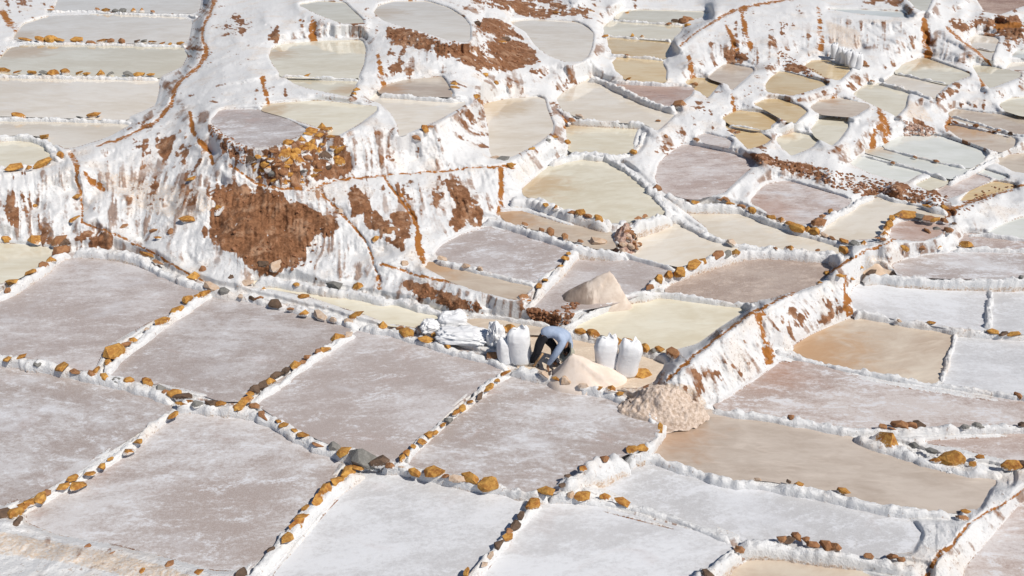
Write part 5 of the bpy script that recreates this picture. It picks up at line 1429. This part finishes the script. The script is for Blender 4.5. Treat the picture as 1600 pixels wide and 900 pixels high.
def skin_obj(name, parent, mat, J, E_, root=0, sub=2):
    """J: list of (x,y,z,rx,ry); E_: edges"""
    me = bpy.data.meshes.new(name)
    me.from_pydata([j[:3] for j in J], E_, [])
    o = bpy.data.objects.new(name, me)
    link(o, parent)
    sk = o.modifiers.new('skin', 'SKIN'); sk.use_smooth_shade = True; sk.branch_smoothing = .6
    if not me.skin_vertices: me.skin_vertices.new()
    for i, j in enumerate(J):
        me.skin_vertices[0].data[i].radius = (j[3], j[4])
        me.skin_vertices[0].data[i].use_root = (i == root)
    ss = o.modifiers.new('sub', 'SUBSURF'); ss.levels = sub; ss.render_levels = sub
    me.materials.append(mat)
    return o

wp = surf(852, 572)
WK = empty('person', wp)
tag(WK, 'worker in pale blue shirt, dark trousers and floppy hat bending down over the salt heap', 'person')
J = [(-.09, .03, .86, .13, .12), (.08, .03, .93, .12, .11), (.26, .02, .90, .13, .13), (.42, .0, .78, .10, .10),   # spine 0-3
     (.47, -.04, .66, .055, .055), (.475, -.09, .55, .085, .09), (.50, -.14, .44, .075, .085), (.51, -.17, .39, .045, .05),   # neck, head 4-7
     (.38, -.19, .75, .065, .065), (.20, -.26, .46, .045, .045), (.05, -.22, .17, .032, .032), (.035, -.215, .10, .035, .018),   # near arm 8-11
     (.50, .17, .74, .06, .06), (.58, .13, .44, .045, .045), (.45, .0, .20, .032, .032), (.42, -.02, .13, .035, .018),    # far arm 12-15
     (-.11, -.07, .80, .10, .10), (-.18, -.06, .45, .07, .07), (-.31, .02, .10, .05, .05), (-.24, -.03, .05, .045, .035),    # near leg 16-19
     (-.06, .13, .80, .10, .10), (.22, .12, .44, .07, .07), (.19, .05, .10, .05, .05), (.27, .0, .05, .045, .035)]     # far leg 20-23
EE = [(0, 1), (1, 2), (2, 3), (3, 4), (4, 5), (5, 6), (6, 7), (3, 8), (8, 9), (9, 10), (10, 11), (3, 12), (12, 13), (13, 14), (14, 15),
      (0, 16), (16, 17), (17, 18), (18, 19), (0, 20), (20, 21), (21, 22), (22, 23)]
def fingers(J, EE, palm, d, side):
    px_, py_, pz_ = J[palm][:3]
    for k, (off, ln) in enumerate(((-.028, .075), (-.009, .085), (.010, .08), (.028, .062))):
        a = len(J)
        bx_, by_ = px_ + off * side[0], py_ + off * side[1]
        J.append((bx_ + d[0] * .03, by_ + d[1] * .03, pz_ - .02, .010, .010))
        J.append((bx_ + d[0] * (.03 + ln * .5), by_ + d[1] * (.03 + ln * .5), pz_ - .03 - ln * .35, .009, .009))
        J.append((bx_ + d[0] * (.02 + ln * .6), by_ + d[1] * (.02 + ln * .6), pz_ - .03 - ln * .8, .008, .008))
        EE += [(palm, a), (a, a + 1), (a + 1, a + 2)]
    a = len(J)
    J.append((px_ + side[0] * .04, py_ + side[1] * .04, pz_ + .005, .011, .011))
    J.append((px_ + side[0] * .06 + d[0] * .03, py_ + side[1] * .06 + d[1] * .03, pz_ - .035, .009, .009))
    EE += [(palm, a), (a, a + 1)]
fingers(J, EE, 11, (.5, -.3), (.5, .85))
fingers(J, EE, 15, (-.2, -.5), (-.9, .4))
skin_obj('body', WK, M_SKIN, J, EE)
# face: nose, eyes and ears on the hanging head
def blob(name, mat, loc, sc, rot=(0, 0, 0), parent=WK):
    bm = bmesh.new(); bmesh.ops.create_icosphere(bm, subdivisions=2, radius=1)
    o = mesh_bm(name, bm, mat, parent); o.location = loc; o.scale = sc; o.rotation_euler = rot
    return o
blob('nose', M_SKIN, (.405, -.155, .46), (.028, .018, .02))
for dy in (-.035, .035):
    blob('eye', M_HAIR, (.425, -.13 + dy, .495), (.012, .014, .01))
blob('mouth', M_IRON, (.41, -.12, .52), (.012, .03, .008))
for dy in (-.1, .08):
    blob('ear', M_SKIN, (.485, -.11 + dy, .50), (.03, .015, .035))
blob('hair', M_HAIR, (.495, -.125, .515), (.088, .10, .10), (0, .4, 0))
# clothing over the body
skin_obj('shirt', WK, M_SHIRT,
         [(-.12, .03, .83, .155, .15), (.06, .03, .935, .165, .15), (.24, .02, .93, .19, .185), (.41, .0, .80, .185, .18), (.485, -.06, .64, .135, .135),
          (.37, -.20, .75, .11, .11), (.20, -.27, .47, .085, .085), (.085, -.235, .24, .06, .06), (.06, -.225, .18, .05, .05),
          (.50, .17, .74, .11, .11), (.58, .13, .45, .085, .085), (.48, .03, .25, .055, .055)],
         [(0, 1), (1, 2), (2, 3), (3, 4), (3, 5), (5, 6), (6, 7), (7, 8), (3, 9), (9, 10), (10, 11)])
skin_obj('trousers', WK, M_TROUSER,
         [(-.10, .03, .86, .185, .175), (-.13, -.08, .74, .14, .14), (-.19, -.065, .45, .098, .098), (-.305, .01, .15, .075, .075), (-.31, .015, .09, .07, .07),
          (-.03, .13, .74, .14, .14), (.22, .12, .45, .098, .098), (.195, .055, .15, .075, .075), (.19, .05, .09, .07, .07), (.03, .03, .93, .16, .15)],
         [(0, 1), (1, 2), (2, 3), (3, 4), (0, 5), (5, 6), (6, 7), (7, 8), (0, 9)])
for (x, y) in ((-.29, .0), (.22, .03)):
    skin_obj('boot', WK, M_BOOT, [(x - .03, y + .03, .11, .06, .06), (x - .03, y + .03, .045, .055, .045), (x + .09, y - .03, .04, .055, .04), (x + .15, y - .06, .03, .04, .03)],
             [(0, 1), (1, 2), (2, 3)])
# hat: lathed crown and floppy brim, axis along the hanging head
def hat():
    na = 40
    prof = [(.0, .165), (.055, .16), (.095, .14), (.118, .10), (.126, .03), (.132, 0), (.185, -.012), (.235, -.035), (.24, -.045), (.235, -.05), (.18, -.03), (.126, -.02)]
    V = []; F = []
    for i, (r, z) in enumerate(prof):
        for k in range(na):
            a = k / na * 6.2832
            wv = 1 if r < .12 else 1 + .08 * math.sin(3 * a + 1) 
            zz = z + (.02 * math.sin(2 * a + .5) + .012 * math.sin(5 * a) if r > .15 else 0)
            V.append((r * wv * math.cos(a), r * wv * math.sin(a), zz))
    for i in range(len(prof) - 1):
        for k in range(na):
            F.append((i * na + k, i * na + (k + 1) % na, (i + 1) * na + (k + 1) % na, (i + 1) * na + k))
    o = mesh_np('hat', V, F, M_HAT)
    link(o, WK)
    ax = Vector((.82, .22, -.5)).normalized()
    o.rotation_euler = ax.to_track_quat('Z', 'Y').to_euler()
    o.location = Vector((.475, -.16, .51)) + ax * .02
hat()

# wooden handled scraper leaning at the worker's feet
a = surf(836, 571, .02) - wp
T0 = empty('salt_scraper', wp + a)
tag(T0, "scraper with a light wooden handle leaning by the worker's feet", 'hand tool')
bm = bmesh.new()
bmesh.ops.create_cone(bm, segments=10, radius1=.028, radius2=.024, depth=.46, cap_ends=True)
o = mesh_bm('handle', bm, M_WOOD, T0); o.location = (.07, -.09, .22); o.rotation_euler = (math.radians(14), math.radians(26), 0)
bm = bmesh.new(); bmesh.ops.create_cube(bm, size=1)
bmesh.ops.scale(bm, vec=(.20, .015, .12), verts=bm.verts)
bmesh.ops.bevel(bm, geom=bm.edges[:], offset=.005, segments=1, affect='EDGES')
o = mesh_bm('blade', bm, M_IRON, T0, smooth=False); o.location = (-.04, -.04, .05); o.rotation_euler = (math.radians(30), 0, .2)
